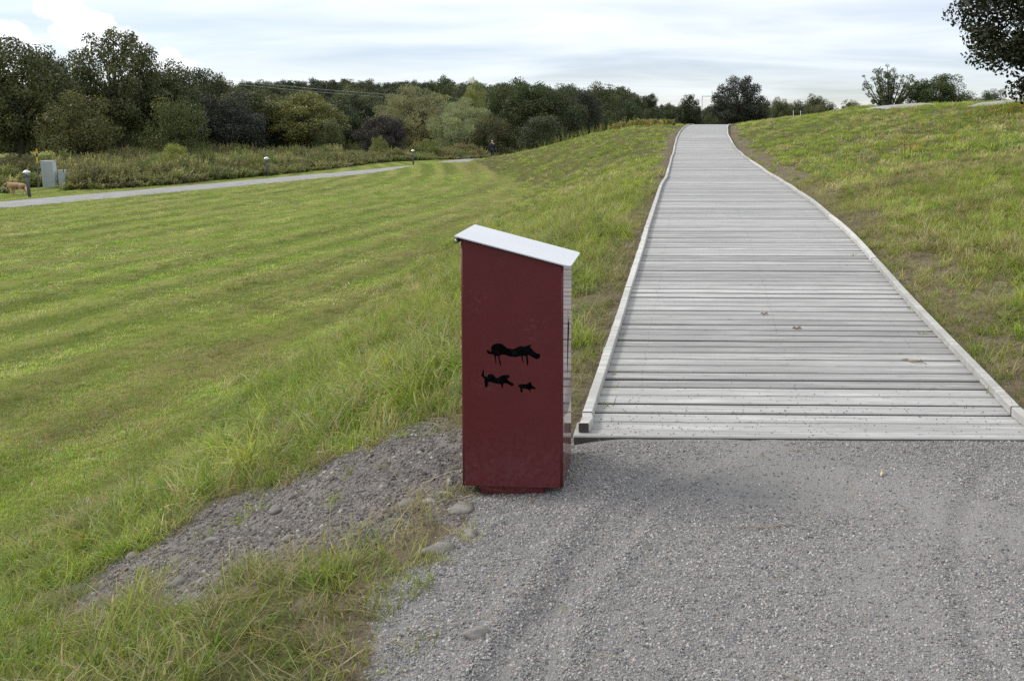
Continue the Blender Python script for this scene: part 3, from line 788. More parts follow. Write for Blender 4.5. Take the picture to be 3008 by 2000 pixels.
# ------------------------------------------------------------------ bollard lamps
M_POST = plain('grey_lamp_paint', (.085, .088, .105), .5, .1, .4, .2, 5)
M_CAP = plain('aluminium_cap', (.62, .63, .64), .35, .6, .5, .1, 6)
M_LENS = plain('frosted_lens', (.62, .66, .64), .25, 0, .6, .05, 9)
lamps = [(-24.585, 30.104, R(-4.0), 'leftmost grey bollard lamp with conical cap beside the dog'),
         (-21.606, 41.933, R(-2.5), 'grey bollard lamp with conical cap, the middle one of three on the verge'),
         (-17.90, 53.936, R(-1.0), 'farthest bollard lamp, standing where the footpath leaves sight')]
for x, y, lean, lab in lamps:
    l_ = tag(empty('bollard_lamp', (x, y, float(ground(x, y)) - .02), (0, lean, 0)), lab, 'lamp', 'bollard lamps along the footpath')
    bm_obj('post', lathe_bm([(0, -.1), (.052, -.1), (.052, .80), (.048, .805)], 16), M_POST, l_, True)
    bm_obj('collar', lathe_bm([(.052, .795), (.064, .80), (.068, .83), (.060, .842), (.068, .855), (.066, .885), (.05, .89), (0, .89)], 16), M_POST, l_, True)
    bm_obj('lens', lathe_bm([(.045, .888), (.054, .895), (.058, .95), (.050, .966), (0, .966)], 16), M_LENS, l_, True)
    cp = bm_obj('cap', lathe_bm([(.05, .958), (.128, .952), (.132, .965), (.10, 1.005), (.055, 1.045), (.02, 1.062), (0, 1.064)], 20), M_CAP, l_, True)
    for k in range(4):
        a = k*math.pi/2 + .6; V, F = tube_np([(.064*math.cos(a), .064*math.sin(a), .88), (.066*math.cos(a), .066*math.sin(a), .965)], .005, 5); mesh_obj('guard_bar', V, F, M_POST, l_)

# ------------------------------------------------------------------ utility cabinets and marker pole
M_CAB = plain('cabinet_grey', (.50, .55, .56), .5, .1, .4, .12, 4)
M_CABD = plain('cabinet_door_grey', (.34, .385, .395), .5, .1, .4, .12, 4)
def cabinet(x, y, w, d, h, rz, lab, split):
    c = tag(empty('utility_cabinet', (x, y, float(ground(x, y)) - .05), (0, R(-2.2), rz)), lab, 'cabinet')
    bm_obj('body', box_bm(-w/2, w/2, -d/2, d/2, 0, h, .008), M_CAB, c)
    bm_obj('top_cover', box_bm(-w/2-.015, w/2+.015, -d/2-.015, d/2+.015, h+.001, h+.03, .008), M_CAB, c)
    z0 = .06
    for z1 in split:
        dr = bm_obj('door', box_bm(-w/2+.02, w/2-.02, -d/2-.014, -d/2-.002, z0, z1-.012, .004), M_CABD, c)
        bm_obj('lock', box_bm(w/2-.07, w/2-.045, -d/2-.024, -d/2-.0145, (z0+z1)/2-.03, (z0+z1)/2+.03, .003), M_STEEL, dr)
        z0 = z1
cabinet(-27.55, 34.9, .45, .30, 1.2, R(14), 'taller grey utility cabinet with two door panels standing in the weeds', (.52, 1.18))
cabinet(-27.13, 35.1, .22, .30, .78, R(14), 'lower narrow grey utility cabinet butted to the right of the taller one', (.76,))
px_, py_ = -27.72, 34.45
mp_ = tag(empty('marker_pole', (px_, py_, float(ground(px_, py_)) - .1)), 'yellow, black and orange marker pole in front of the taller cabinet', 'pole')
for nm, z0, z1, col in (('pole_foot', 0, 1.18, (.10, .12, .10)), ('yellow_band', 1.18, 1.44, (.62, .42, .02)), ('black_band', 1.44, 1.60, (.015, .015, .015)), ('orange_band', 1.60, 1.80, (.68, .27, .02))):
    bm_obj(nm, lathe_bm([(0, z0), (.028, z0), (.028, z1), (0, z1)], 12), plain(nm, col, .5), mp_)

# ------------------------------------------------------------------ trees
def tree_proto(seed, kind):
    r = np.random.RandomState(seed)
    P = dict(broad=(110, .43, .44, .53, .08, .125, 260, .021, .62, .7), airy=(140, .45, .46, .54, .06, .10, 210, .020, .64, .65),
             dense=(90, .45, .46, .50, .09, .14, 290, .021, .64, .85), bush=(60, .50, .52, .45, .11, .17, 240, .026, .6, .85),
             willow=(140, .46, .46, .50, .05, .10, 150, .032, .2, .75), open=(60, .42, .45, .55, .025, .055, 60, .022, .5, .4))[kind]
    nl, rx, rz, cz, r0, r1, nleaf, ls, lw, low = P
    cen = []; rad = []
    if kind == 'open':
        for s in range(24):
            a = s*2.4 + r.rand(); sp = .08 + .42*r.rand()**.8; top = (1.0 - .62*sp)*(.82 + .18*r.rand())
            for k in range(9):
                q = .26 + .74*k/8
                cen.append((math.cos(a)*sp*q + r.randn()*.03, math.sin(a)*sp*q + r.randn()*.03, top*q + r.randn()*.02)); rad.append(r0 + (r1-r0)*r.rand())
    else:
        while len(cen) < nl:
            v = r.randn(3); v /= np.linalg.norm(v); q = .40 + .54*r.rand()**.6
            wob = 1 + .13*math.sin(3*math.atan2(v[1], v[0]) + seed) + .09*math.sin(5*v[2]*3 + seed*2)
            c = np.array([v[0]*rx*q*wob, v[1]*rx*q*wob, cz + v[2]*rz*q*(1 if v[2] > 0 else low + .15)])
            if c[2] < .06: continue
            if c[2] < .35 and kind in ('broad', 'airy'): c[:2] *= .8 + .55*c[2]
            cen.append(c); rad.append(r0 + (r1-r0)*r.rand())
    cen = np.array(cen); rad = np.array(rad)
    if kind != 'open':       # the highest lobes just touch height 1
        cen[:, 2] *= .985/(cen[:, 2] + rad*.8).max()
    V = []; F = []; B = []
    for c, q in zip(cen, rad):
        n = int(nleaf*(q/((r0+r1)/2))**2); d = r.randn(n, 3); d /= np.linalg.norm(d, axis=1)[:, None]
        rr_ = q*(.35 + .65*r.rand(n)**.5)*(1 + .06*r.randn(n))
        p = c + d*rr_[:, None]*np.array([1.1, 1.1, .85])
        nrm = d*.7 + r.randn(n, 3)*.7 + np.array([0, 0, .35]); nrm /= np.linalg.norm(nrm, axis=1)[:, None]
        ax = np.cross(nrm, r.randn(n, 3)); 
        if kind == 'willow': ax = np.array([0, 0, 1.]) + d*.8 + r.randn(n, 3)*.35
        ax /= np.linalg.norm(ax, axis=1)[:, None]; sd_ = np.cross(nrm, ax); sd_ /= np.linalg.norm(sd_, axis=1)[:, None]
        L = ls*(.6 + .8*r.rand(n))[:, None]; W = L*lw
        k0 = len(V)*0 + sum(len(a) for a in V)
        V.append(np.stack([p - ax*L/2, p + sd_*W/2, p + ax*L/2, p - sd_*W/2], 1).reshape(-1, 3))
        F.append(np.arange(n*4).reshape(-1, 4) + k0)
        lobe = .75 + .5*r.rand(); lv = lobe*(.7 + .6*r.rand(n)); hu = r.randn(n)*.08 + r.randn()*.05
        B.append(np.repeat(np.stack([lv*(1+hu), lv, lv*(1-hu)], 1), 4, 0))
    V = np.concatenate(V); F = np.concatenate(F); B = np.concatenate(B)
    me = fast_mesh('crown_' + kind, V, F); pattr(me, 'bc', 'FLOAT_VECTOR', B); me.materials.append(M_TREELEAF)
    # trunk and limbs
    TV = []; TF = []
    def add(pts, rads, n=6):
        v, f = tube_np(pts, rads, n); o = len(TV); TV.extend(v); TF.extend(tuple(i+o for i in q) for q in f)
    if kind in ('bush', 'open'):
        for k in range(9 if kind == 'bush' else 24):
            c = cen[(k*9+8) % len(cen)] if kind == 'open' else cen[r.randint(len(cen))]
            add([(0+.02*r.randn(), .02*r.randn(), -.03), c*np.array([.3, .3, .4]), c*np.array([.68, .68, .72]), c], [.016, .012, .008, .003], 5)
    else:
        top = .72; bend = r.randn(2)*.03
        tr = [(0, 0, -.03), (bend[0]*.4, bend[1]*.4, .15), (bend[0], bend[1], .38), (bend[0]*.6, bend[1]*.8, .56), (0, 0, top)]
        add(tr, [.034, .026, .02, .013, .005], 8)
        for i in r.permutation(len(cen))[:22]:
            c = cen[i]; h = min(max(.14, c[2]*.55), .6); b0 = np.array([bend[0]*h, bend[1]*h, h])
            m = b0*.5 + c*.5 + np.array([0, 0, .02]) + r.randn(3)*.015
            add([b0, b0*.75 + m*.25 + r.randn(3)*.006, m, c], [.011, .009, .006, .002], 5)
    tm = fast_mesh('trunk_' + kind, TV, TF); tm.materials.append(M_BARK)
    tm.polygons.foreach_set('use_smooth', [True]*len(tm.polygons))
    return me, tm, (V, F, B)
PROTO = {k: [tree_proto(s + i*13, k) for i in range(n)] for s, (k, n) in enumerate((('broad', 3), ('airy', 3), ('dense', 3), ('bush', 3), ('willow', 2), ('open', 1)))}
TREES = [
    ('broadleaf_tree', 'tall dark leafy tree cut off by the left frame edge', 'tree', -41.28, 50.00, -1.35, 8.51, 7.01, 'airy', (0.0884, 0.1028, 0.0408)),
    ('broadleaf_tree', 'dark round tree crown set back between the leftmost tree and the tallest tree', 'tree', -57.48, 74.00, -1.84, 10.48, 4.40, 'broad', (0.0442, 0.0477, 0.034)),
    ('broadleaf_tree', 'tallest tree of the left wood with a broad dark crown standing over the weeds', 'tree', -39.90, 57.00, -1.35, 9.84, 7.22, 'airy', (0.0884, 0.1028, 0.0408)),
    ('broadleaf_tree', 'dark tree leaning out at the right shoulder of the tallest left tree', 'tree', -38.75, 61.00, -1.40, 8.15, 5.61, 'broad', (0.0884, 0.1028, 0.0408)),
    ('broadleaf_tree', 'low olive tree filling the gap under the leftmost tree beside the utility cabinet', 'tree', -36.04, 48.00, -1.35, 5.02, 4.94, 'bush', (0.1063, 0.1125, 0.04)),
    ('broadleaf_tree', 'rounded brownish green tree top stepping down right of the tallest left trees', 'tree', -47.53, 80.00, -2.06, 9.47, 6.49, 'broad', (0.0765, 0.0881, 0.0374)),
    ('broadleaf_tree', 'second stepping-down tree top, darker, just above the blackish maple', 'tree', -53.91, 95.00, -2.25, 9.62, 5.14, 'dense', (0.0884, 0.1028, 0.0408)),
    ('broadleaf_tree', 'green lower boughs of a tree directly behind the middle of the weeds', 'tree', -32.72, 52.00, -1.35, 4.91, 4.23, 'bush', (0.085, 0.1028, 0.034)),
    ('dark_maple', 'blackish purple maple with drooping foliage in front of the left wood', 'tree', -33.44, 60.00, -1.38, 5.57, 5.53, 'dense', (0.0442, 0.0477, 0.034)),
    ('alder_tree', 'light olive alder with its trunk and limbs showing through thin foliage', 'tree', -32.08, 68.00, -1.61, 6.13, 7.93, 'airy', (0.175, 0.175, 0.0625)),
    ('alder_tree', 'smaller olive tree leaning on the right side of the light alder', 'tree', -28.99, 66.00, -1.54, 3.73, 3.23, 'bush', (0.1375, 0.1438, 0.0625)),
    ('purple_maple', 'small round purple-brown tree seen between the middle and the right bollard lamps', 'tree', -24.46, 66.00, -1.54, 4.09, 4.59, 'dense', (0.0544, 0.0477, 0.0408)),
    ('shrub', 'small green shrub growing against the foot of the round purple-brown tree', 'shrub', -23.22, 62.00, -1.42, 2.10, 1.69, 'bush', (0.1875, 0.2188, 0.0625)),
    ('willow_tree', 'broad pale grey-green willow right behind the purple-brown tree', 'tree', -30.17, 92.00, -2.25, 8.45, 10.47, 'willow', (0.25, 0.2562, 0.1375)),
    ('willow_tree', 'silvery willow nearest to the right bollard lamp, lighter than its neighbours', 'tree', -21.62, 80.00, -2.06, 6.37, 7.59, 'willow', (0.3, 0.3063, 0.1875)),
    ('oak_tree', 'dark oak crown poking out above the pale willows', 'tree', -32.53, 110.00, -2.25, 10.65, 4.88, 'airy', (0.0884, 0.1028, 0.0408)),
    ('willow_tree', 'pale feathery willow top between the oak crown and the big dark thicket', 'tree', -26.37, 104.00, -2.25, 9.95, 5.07, 'willow', (0.2375, 0.25, 0.1)),
    ('thicket_tree', 'leftmost dark green tree of the big thicket above the grassy bank', 'tree', -18.83, 88.00, -2.19, 8.76, 6.20, 'dense', (0.07, 0.0875, 0.03)),
    ('thicket_tree', 'tallest dark green tree in the middle of the big thicket above the bank', 'tree', -15.38, 84.00, -1.89, 8.55, 6.37, 'broad', (0.0612, 0.0826, 0.0306)),
    ('thicket_tree', 'right-hand dark green tree of the big thicket, rounded against the sky', 'tree', -12.49, 86.00, -1.60, 7.69, 6.06, 'dense', (0.0612, 0.0771, 0.0306)),
    ('thicket_tree', 'low brownish green tree at the left foot of the big thicket', 'tree', -18.23, 78.00, -1.99, 4.71, 4.66, 'bush', (0.0935, 0.1028, 0.0442)),
    ('thicket_tree', 'dark low boughs at the foot of the big thicket behind the seed grass', 'tree', -12.67, 74.00, -1.30, 3.81, 6.03, 'bush', (0.0595, 0.0698, 0.034)),
    ('purple_beech', 'blackish domed tree closing the right end of the big thicket', 'tree', -11.19, 96.00, -1.41, 7.50, 5.20, 'dense', (0.0442, 0.0477, 0.034)),
    ('shrub', 'bright green flat-topped shrub right of the purple-brown tree', 'shrub', -20.67, 66.00, -1.54, 1.94, 2.37, 'bush', (0.1875, 0.2188, 0.0625)),
    ('shrub', 'reddish brown shrub left of the walking person', 'shrub', -19.92, 74.00, -1.84, 1.69, 3.71, 'bush', (0.2, 0.1625, 0.0875)),
    ('shrub', 'light yellow-green shrub standing out of the weeds before the tallest trees', 'shrub', -27.12, 43.00, -1.35, 1.94, 1.83, 'bush', (0.25, 0.2687, 0.0625)),
    ('shrub', 'brownish green shrub behind the dog at the left frame edge', 'shrub', -30.29, 36.50, -1.35, 1.65, 2.39, 'bush', (0.0938, 0.0938, 0.0375)),
    ('shrub', 'dark green shrub just right of the grey utility cabinets', 'shrub', -29.04, 38.00, -1.35, 0.87, 1.45, 'bush', (0.0688, 0.075, 0.0325)),
    ('dark_maple', 'dark spreading maple behind the crest where the boardwalk ends', 'tree', 5.30, 70.00, -0.13, 6.02, 5.53, 'airy', (0.0442, 0.0477, 0.034)),
    ('broadleaf_tree', 'low distant tree just right of the dark maple on the crest', 'tree', 14.13, 110.00, -0.75, 6.19, 3.70, 'broad', (0.085, 0.101, 0.0425)),
    ('broadleaf_tree', 'small dark tree midway between the crest maple and the rock outcrop', 'tree', 16.48, 95.00, -0.75, 6.03, 3.92, 'dense', (0.068, 0.0918, 0.034)),
    ('shrub', 'olive shrub in front of the small dark tree near the outcrop', 'shrub', 12.94, 75.00, -0.11, 3.60, 3.26, 'bush', (0.0938, 0.1, 0.035)),
    ('broadleaf_tree', 'low bushy dark tree just behind the rock outcrop', 'tree', 19.77, 90.00, -0.75, 5.11, 5.37, 'bush', (0.0765, 0.0918, 0.0374)),
    ('upright_tree', 'open multi-stemmed tree with gaps in its crown on the right skyline', 'tree', 15.83, 60.00, 1.45, 4.96, 3.96, 'open', (0.085, 0.1065, 0.0442)),
    ('broadleaf_tree', 'rounded bushy tree right of the open multi-stemmed tree', 'tree', 19.81, 61.00, 1.37, 4.14, 5.22, 'broad', (0.06, 0.0775, 0.025)),
    ('shrub', 'dark shrub on the skyline below the overhanging foliage', 'shrub', 24.60, 62.00, 1.28, 3.08, 2.82, 'dense', (0.0595, 0.0826, 0.034)),
]
cnt = {}
def put_tree(name, label, cat, x, y, z, h, w, kind, col, group):
    i = cnt.get(kind, 0); cnt[kind] = i + 1
    crown, trunk, _ = PROTO[kind][i % len(PROTO[kind])]
    rw = {'broad': .98, 'airy': .98, 'dense': 1.08, 'bush': 1.22, 'willow': 1.02, 'open': .84}[kind]
    root = tag(empty(name, (x, y, z)), label, cat, group)
    sx = w/rw; rz = random.uniform(0, 6.28)
    for nm, me in (('trunk', trunk), ('crown', crown)):
        o = link(bpy.data.objects.new(nm, me), root); o.scale = (sx, sx, h); o.rotation_euler = (0, 0, rz)
        o.color = (*[c*random.uniform(.94, 1.06) for c in col], 1)
    return root
for (n_, lab, cat, x, y, z, h, w, kind, col) in TREES:
    put_tree(n_, lab, cat, x, y, z, h, w, kind, col, 'shrubs of the meadow' if cat == 'shrub' else 'trees around the meadow')

# the near oak whose crown hangs into the top right corner: its own finer foliage
def near_tree():
    r = np.random.RandomState(77); x0, y0 = 10.45, 22.0; z0 = float(ground(x0, y0)) - .1
    root = tag(empty('oak_tree', (x0, y0, z0)), 'big leafy oak hanging into the top right corner of the view', 'tree', 'trees around the meadow')
    cen = []
    while len(cen) < 190:
        v = r.randn(3); v /= np.linalg.norm(v); q = .5 + .5*r.rand()**.6
        c = np.array([v[0]*2.55*q, v[1]*2.6*q, 2.95 + v[2]*3.1*q]); c[:2] *= 1 + .16*math.sin(4*math.atan2(v[1], v[0]) + 1.3*c[2])
        if c[2] > .30: cen.append(c)
    V = []; F = []; B = []; k0 = 0
    for c in cen:
        q = .34 + .3*r.rand(); n = int(175*(q/.45)**2); d = r.randn(n, 3); d /= np.linalg.norm(d, axis=1)[:, None]
        p = c + d*(q*(.3 + .7*r.rand(n)**.5))[:, None]*np.array([1.15, 1.15, .8])
        nrm = d*.5 + r.randn(n, 3)*.7 + np.array([0, 0, .5]); nrm /= np.linalg.norm(nrm, axis=1)[:, None]
        ax = np.cross(nrm, r.randn(n, 3)); ax /= np.linalg.norm(ax, axis=1)[:, None]; s_ = np.cross(nrm, ax)
        L = .125*(.6 + .7*r.rand(n))[:, None]; W = L*.62
        V.append(np.stack([p - ax*L/2, p - ax*L*.05 + s_*W/2, p + ax*L/2, p - ax*L*.05 - s_*W/2], 1).reshape(-1, 3)); F.append(np.arange(n*4).reshape(-1, 4) + k0); k0 += n*4
        lv = (.7 + .5*r.rand())*(.7 + .6*r.rand(n)); hu = r.randn(n)*.08
        B.append(np.repeat(np.stack([lv*(1+hu), lv, lv*(1-hu)], 1), 4, 0))
    me = fast_mesh('crown_oak', np.concatenate(V), np.concatenate(F)); pattr(me, 'bc', 'FLOAT_VECTOR', np.concatenate(B)); me.materials.append(M_TREELEAF)
    o = link(bpy.data.objects.new('crown', me), root); o.color = (.034, .040, .018, 1)
    TV = []; TF = []
    def add(pts, rads, n=7):
        v, f = tube_np(pts, rads, n); q = len(TV); TV.extend(v); TF.extend(tuple(i+q for i in g) for g in f)
    add([(0, 0, -.2), (.05, 0, .8), (.02, .05, 2.), (-.05, .1, 3.6), (0, 0, 5.6)], [.26, .2, .17, .12, .04], 10)
    for c in cen[::2]:
        h = min(max(.9, c[2]*.6), 4.6); b0 = np.array([0, .03, h]); m = b0*.45 + c*.55 + r.randn(3)*.1
        add([b0, b0*.7 + m*.3 + r.randn(3)*.04, m, c], [.075, .06, .035, .01], 5)
    tm = fast_mesh('trunk_oak', TV, TF); tm.materials.append(M_BARK)
    link(bpy.data.objects.new('trunk', tm), root)
near_tree()

# far woods: they read as one mass
def light(kind, i, keep):
    V, F, B = PROTO[kind][i][2]; r = np.random.RandomState(i); n = len(F); s = r.rand(n) < keep
    V = V.reshape(-1, 4, 3)[s]; c = V.mean(1, keepdims=True); V = c + (V - c)*1.5; B = B.reshape(-1, 4, 3)[s]
    return V.reshape(-1, 3), [tuple(q) for q in np.arange(len(V)*4).reshape(-1, 4)], B.reshape(-1, 3)
fprot = [light('broad', 0, .35), light('broad', 1, .35), light('dense', 0, .35), light('airy', 1, .4)]
def wood(name, label, n, region, hs, cols, seed):
    r = np.random.RandomState(seed); P = []; S_ = []; T_ = []
    while len(P) < n:
        x, y = region(r)
        z = float(ground0(x, y)); h = hs[0] + (hs[1]-hs[0])*r.rand()
        P.append((x, y, z - .3)); w = h*(.65 + .35*r.rand()); S_.append((w, w, h)); c = np.array(cols[r.randint(len(cols))])*(.8 + .4*r.rand()); T_.append(c)
    rot = np.zeros((n, 3)); rot[:, 2] = r.rand(n)*6.28
    o = scatter(name, fprot, np.array(P), rot, np.array(S_), r.randint(0, len(fprot), n), np.array(T_), M_FARLEAF)
    tag(o, label, 'woodland')
FC = [(.065, .082, .034), (.085, .096, .04), (.05, .064, .03), (.10, .108, .046), (.042, .052, .028)]
wood('far_woodland', 'hazy wooded ridge on the horizon behind the meadow trees', 620, lambda r: (-300 + 290*r.rand(), 170 + 200*r.rand()), (8, 13), FC, 1)
wood('valley_woodland', 'dark wood in the valley behind the willows and the alder', 150, lambda r: (-95 + 75*r.rand(), 112 + 50*r.rand()), (6.5, 9), FC, 2)
wood('distant_tree_line', 'low distant tree line behind the crest of the boardwalk', 330, lambda r: (-30 + 190*r.rand(), 130 + 170*r.rand()), (5, 8.2), FC, 3)
wood('left_background_wood', 'dense undergrowth closing the left wood below the crowns', 60, lambda r: (-75 + 42*r.rand(), 62 + 34*r.rand()), (3.5, 6.5), FC, 4)

# ------------------------------------------------------------------ grass
def rand_pts(n, region, seed):
    r = np.random.RandomState(seed); x0, x1, y0, y1 = region
    return x0 + (x1-x0)*r.rand(n), y0 + (y1-y0)*r.rand(n), r
LUSH = np.array([(.21, .275, .04), (.26, .315, .055), (.165, .235, .042), (.29, .32, .075), (.24, .265, .07)])
DRY = np.array([(.36, .31, .17), (.42, .365, .21), (.28, .23, .125), (.33, .31, .14)])
LAWNC = np.array([(.22, .31, .052), (.255, .335, .068), (.19, .275, .048), (.315, .345, .10)])
def tints(r, n, pal_a, pal_b, fb):
    pick = r.rand(n) < fb; c = pal_a[r.randint(0, len(pal_a), n)].copy()
    c[pick] = pal_b[r.randint(0, len(pal_b), n)][pick]
    return c*(.85 + .35*r.rand(n))[:, None]
def grass(name, label, protos, x, y, r, smin_, smax_, fdry, pal=LUSH, lean=.18, gain=1., size=1.):
    n = len(x); z = surf(x, y); s = (smin_ + (smax_-smin_)*r.rand(n)**1.5)*size
    rot = np.stack([r.randn(n)*lean, r.randn(n)*lean, r.rand(n)*6.28], 1)
    fb = np.clip(fdry + 1.4*(fbm(x*.55 + 5, y*.55, 3) - .47), 0.02, .9)
    pick = r.rand(n) < fb; c = pal[r.randint(0, len(pal), n)].copy(); c[pick] = DRY[r.randint(0, len(DRY), n)][pick]
    c *= (.8 + .4*r.rand(n))[:, None]*(.85 + .35*fbm(x*1.7, y*1.7, 2)/.375*.9)[:, None]*gain
    o = scatter(name, protos, np.stack([x, y, z], 1), rot, sxyz(s, s*(.7 + .6*r.rand(n))), r.randint(0, len(protos), n), c, M_GRASS)
    return tag(o, label, 'grass')
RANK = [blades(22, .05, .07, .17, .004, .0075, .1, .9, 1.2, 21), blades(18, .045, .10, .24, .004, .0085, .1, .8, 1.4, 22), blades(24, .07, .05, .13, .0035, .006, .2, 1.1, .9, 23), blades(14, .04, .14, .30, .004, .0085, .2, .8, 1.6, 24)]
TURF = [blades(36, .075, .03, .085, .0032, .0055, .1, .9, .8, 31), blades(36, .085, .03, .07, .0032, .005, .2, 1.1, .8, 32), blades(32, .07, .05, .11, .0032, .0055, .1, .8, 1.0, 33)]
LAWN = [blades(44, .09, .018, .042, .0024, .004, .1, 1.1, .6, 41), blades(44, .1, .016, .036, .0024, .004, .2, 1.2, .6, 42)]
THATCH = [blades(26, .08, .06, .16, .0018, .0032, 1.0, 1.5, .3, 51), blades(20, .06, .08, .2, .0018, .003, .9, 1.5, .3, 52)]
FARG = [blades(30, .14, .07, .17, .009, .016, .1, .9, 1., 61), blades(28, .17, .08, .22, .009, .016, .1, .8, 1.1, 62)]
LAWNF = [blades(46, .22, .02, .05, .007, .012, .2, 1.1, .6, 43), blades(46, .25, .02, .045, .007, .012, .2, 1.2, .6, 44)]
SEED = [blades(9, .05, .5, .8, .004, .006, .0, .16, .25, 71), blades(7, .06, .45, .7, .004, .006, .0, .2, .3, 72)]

# near bank left of the bin and the foreground clump
x, y, r = rand_pts(60000, (-5.2, .2, 1.6, 8.0), 1); m = masks(x, y)
dens = sstep(.06, -.22, m['g'])*sstep(.06, -.14, m['s'])*sstep(.25, -.3, m['l'])*(1 - .55*sstep(3.9, 3.2, y))*np.where(m['dx'] < .02, 0, 1)*(1 - .93*sstep(-.1, .12, m['w']))
dens = dens*(.35 + .65*sstep(.3, .55, fbm(x*2.1+8, y*2.1, 3)))
dens = dens*np.where(((x+.72)**2/.09 + (y-3.5)**2/.05) < 1, 0, 1)
clump = sstep(.40, .60, fbm(x*1.7+40, y*1.7+3, 3)); k = r.rand(len(x)) < dens*(.05 + .34*clump)*(1 - .35*sstep(3.6, 3.0, y))
grass('bank_grass', 'rank green grass of the bank and foreground beside the bare soil', RANK, x[k], y[k], r, .42, 1.2, .17, gain=np.array([.93, 1., 1.])*(1.1 - .25*sstep(3.8, 2.8, y[k]))[:, None], size=(1 - .3*sstep(3.8, 3.0, y[k])))
k2 = (r.rand(len(x)) < dens*(.18 + .24*sstep(.36, .55, fbm(x*3+7, y*3, 2)))) & ~k
grass('short_bank_grass', 'short turf growing between the rank tufts of the bank', TURF, x[k2], y[k2], r, .7, 1.5, .34, gain=np.array([.95, 1., 1.])*(1.12 - .2*sstep(3.9, 3.0, y[k2]))[:, None])
x, y, r = rand_pts(260, (-3.4, -1.05, 4.3, 7.0), 18); m = masks(x, y); k = (m['s'] < -.12) & (m['l'] < -.3) & (m['dx'] > .5)
grass('tall_clumps', 'taller fresh green grass clumps on the bank just left of the bin', RANK[1:2] + RANK[3:], x[k], y[k], r, 1.1, 1.6, .05, gain=1.15)
x, y, r = rand_pts(50000, (-5.2, 4.6, 1.6, 15.0), 2); m = masks(x, y)
edge_ = np.maximum(np.maximum(np.exp(-(m['s']/.07)**2)*.22, np.exp(-((m['g']+.12)/.14)**2)*.5), np.maximum(sstep(-.2, .1, m['b'])*.5, sstep(-.15, .1, m['w'])*.4))
ok = (m['dx'] > .03) | (y < 3.7)
k = (r.rand(len(x)) < np.where(m['s'] > .03, edge_*.3, np.maximum(edge_, .30))*sstep(.3, -.3, m['l'])*sstep(.03, -.06, m['g'])*ok)
grass('dead_grass', 'matted straw-coloured dead grass on the bare edges', THATCH, x[k], y[k], r, .6, 1.4, .95, lean=.3, gain=.9)
# stray tufts on soil, along the gravel edge and in the trodden strips
x, y, r = rand_pts(9000, (-3.6, 3.4, 1.6, 9.0), 3); m = masks(x, y)
k = ~((x > -1.02) & (x < -.4) & (y > 3.05) & (y < 3.75)) & (r.rand(len(x)) < (sstep(-.05, .05, m['s'])*.02 + np.exp(-((m['s'])/.09)**2)*.22 + np.exp(-((m['g']-.06)/.1)**2)*.12*(x < 0) + sstep(-.1, .1, m['b'])*.35)*((m['dx'] > .03) | (y < 3.7)))
grass('stray_tufts', 'small stray grass tufts in the soil and along the gravel edge', TURF, x[k], y[k], r, .6, 1.4, .3)
# right bank near
x, y, r = rand_pts(60000, (1.6, 8.5, 4.0, 14.0), 4); m = masks(x, y)
dens = np.where(m['dx'] < .04, 0, 1)*(1 - .9*sstep(-.1, .12, m['b']))*sstep(15, 7, y)*sstep(.05, -.05, m['g'])
dens = dens*(.55 + .45*sstep(.32, .55, fbm(x*1.6+3, y*1.6, 3)))*(x < .47*y + 1.2)
k = r.rand(len(x)) < dens*.6
grass('right_bank_grass', 'mixed green and straw grass on the slope right of the boardwalk', RANK[:1] + RANK[2:3] + TURF[2:] + THATCH[:1], x[k], y[k], r, .6, 1.25, .40, gain=1.25)
# left bank middle distance
x, y, r = rand_pts(52000, (-7.5, 1.0, 7.6, 20.), 5); m = masks(x, y)
dens = np.where(m['dx'] < .04, 0, 1)*sstep(.3, -.3, m['l'])*(1 - .9*sstep(-.1, .12, m['b']))*np.clip((9./y)**1.3, 0, 1)
dens = dens*(.45 + .55*sstep(.3, .55, fbm(x*1.4+1, y*1.4, 3)))
k = r.rand(len(x)) < dens*.6
grass('left_slope_grass', 'long fresh grass on the slope left of the boardwalk behind the bin', RANK + TURF[2:], x[k], y[k], r, .7, 1.3, .26, gain=1.12)
# far banks, coarser
x, y, r = rand_pts(90000, (-22, 19, 13., 62), 6); m = masks(x, y)
vis = (x > -.62*y) & (x < .46*y + 1)
dens = np.where(m['dx'] < .08, 0, 1)*sstep(.5, -.5, m['l'])*(1 - .85*sstep(-.1, .12, m['b']))*np.clip((22./y)**1.2, .2, 1)*vis
k = r.rand(len(x)) < dens*.75*(.4 + .6*sstep(.32, .52, fbm(x*.8+1, y*.8, 3)))
grass('far_bank_grass', 'grass covering the banks towards the crest on both sides of the boardwalk', FARG, x[k], y[k], r, .5, 1.1, .34, gain=1.25)
# mown lawn
x, y, r = rand_pts(150000, (-16, -3.2, 3.0, 16.), 7); m = masks(x, y)
dens = sstep(-.4, .3, m['l'])*np.clip((6.5/np.maximum(y, 1))**1.7, 0, 1)*(x > -.93*y - .6)*sstep(15.5, 8.5, y)*.8
k = r.rand(len(x)) < dens
grass('lawn_grass', 'short mown lawn grass of the meadow left of the bank', LAWN, x[k], y[k], r, .8, 1.5, .29, LAWNC, gain=np.array([.97, 1., 1.05])*1.2*(1.0 + .30*np.sin(4.6*(.13*y - x) + 3*(fbm(x*.35, y*.35, 2) - .37)) + .9*(fbm((.13*y - x)*1.5, y*.14, 3) - .44))[k][:, None])
x, y, r = rand_pts(110000, (-28, -4, 10., 64.), 17); m = masks(x, y)
WEDGE0 = lambda q: np.interp(q, [10, 25, 31, 34.2, 41, 55, 71], [-34, -29, -27.4, -24.2, -22.5, -21.4, -17.8])
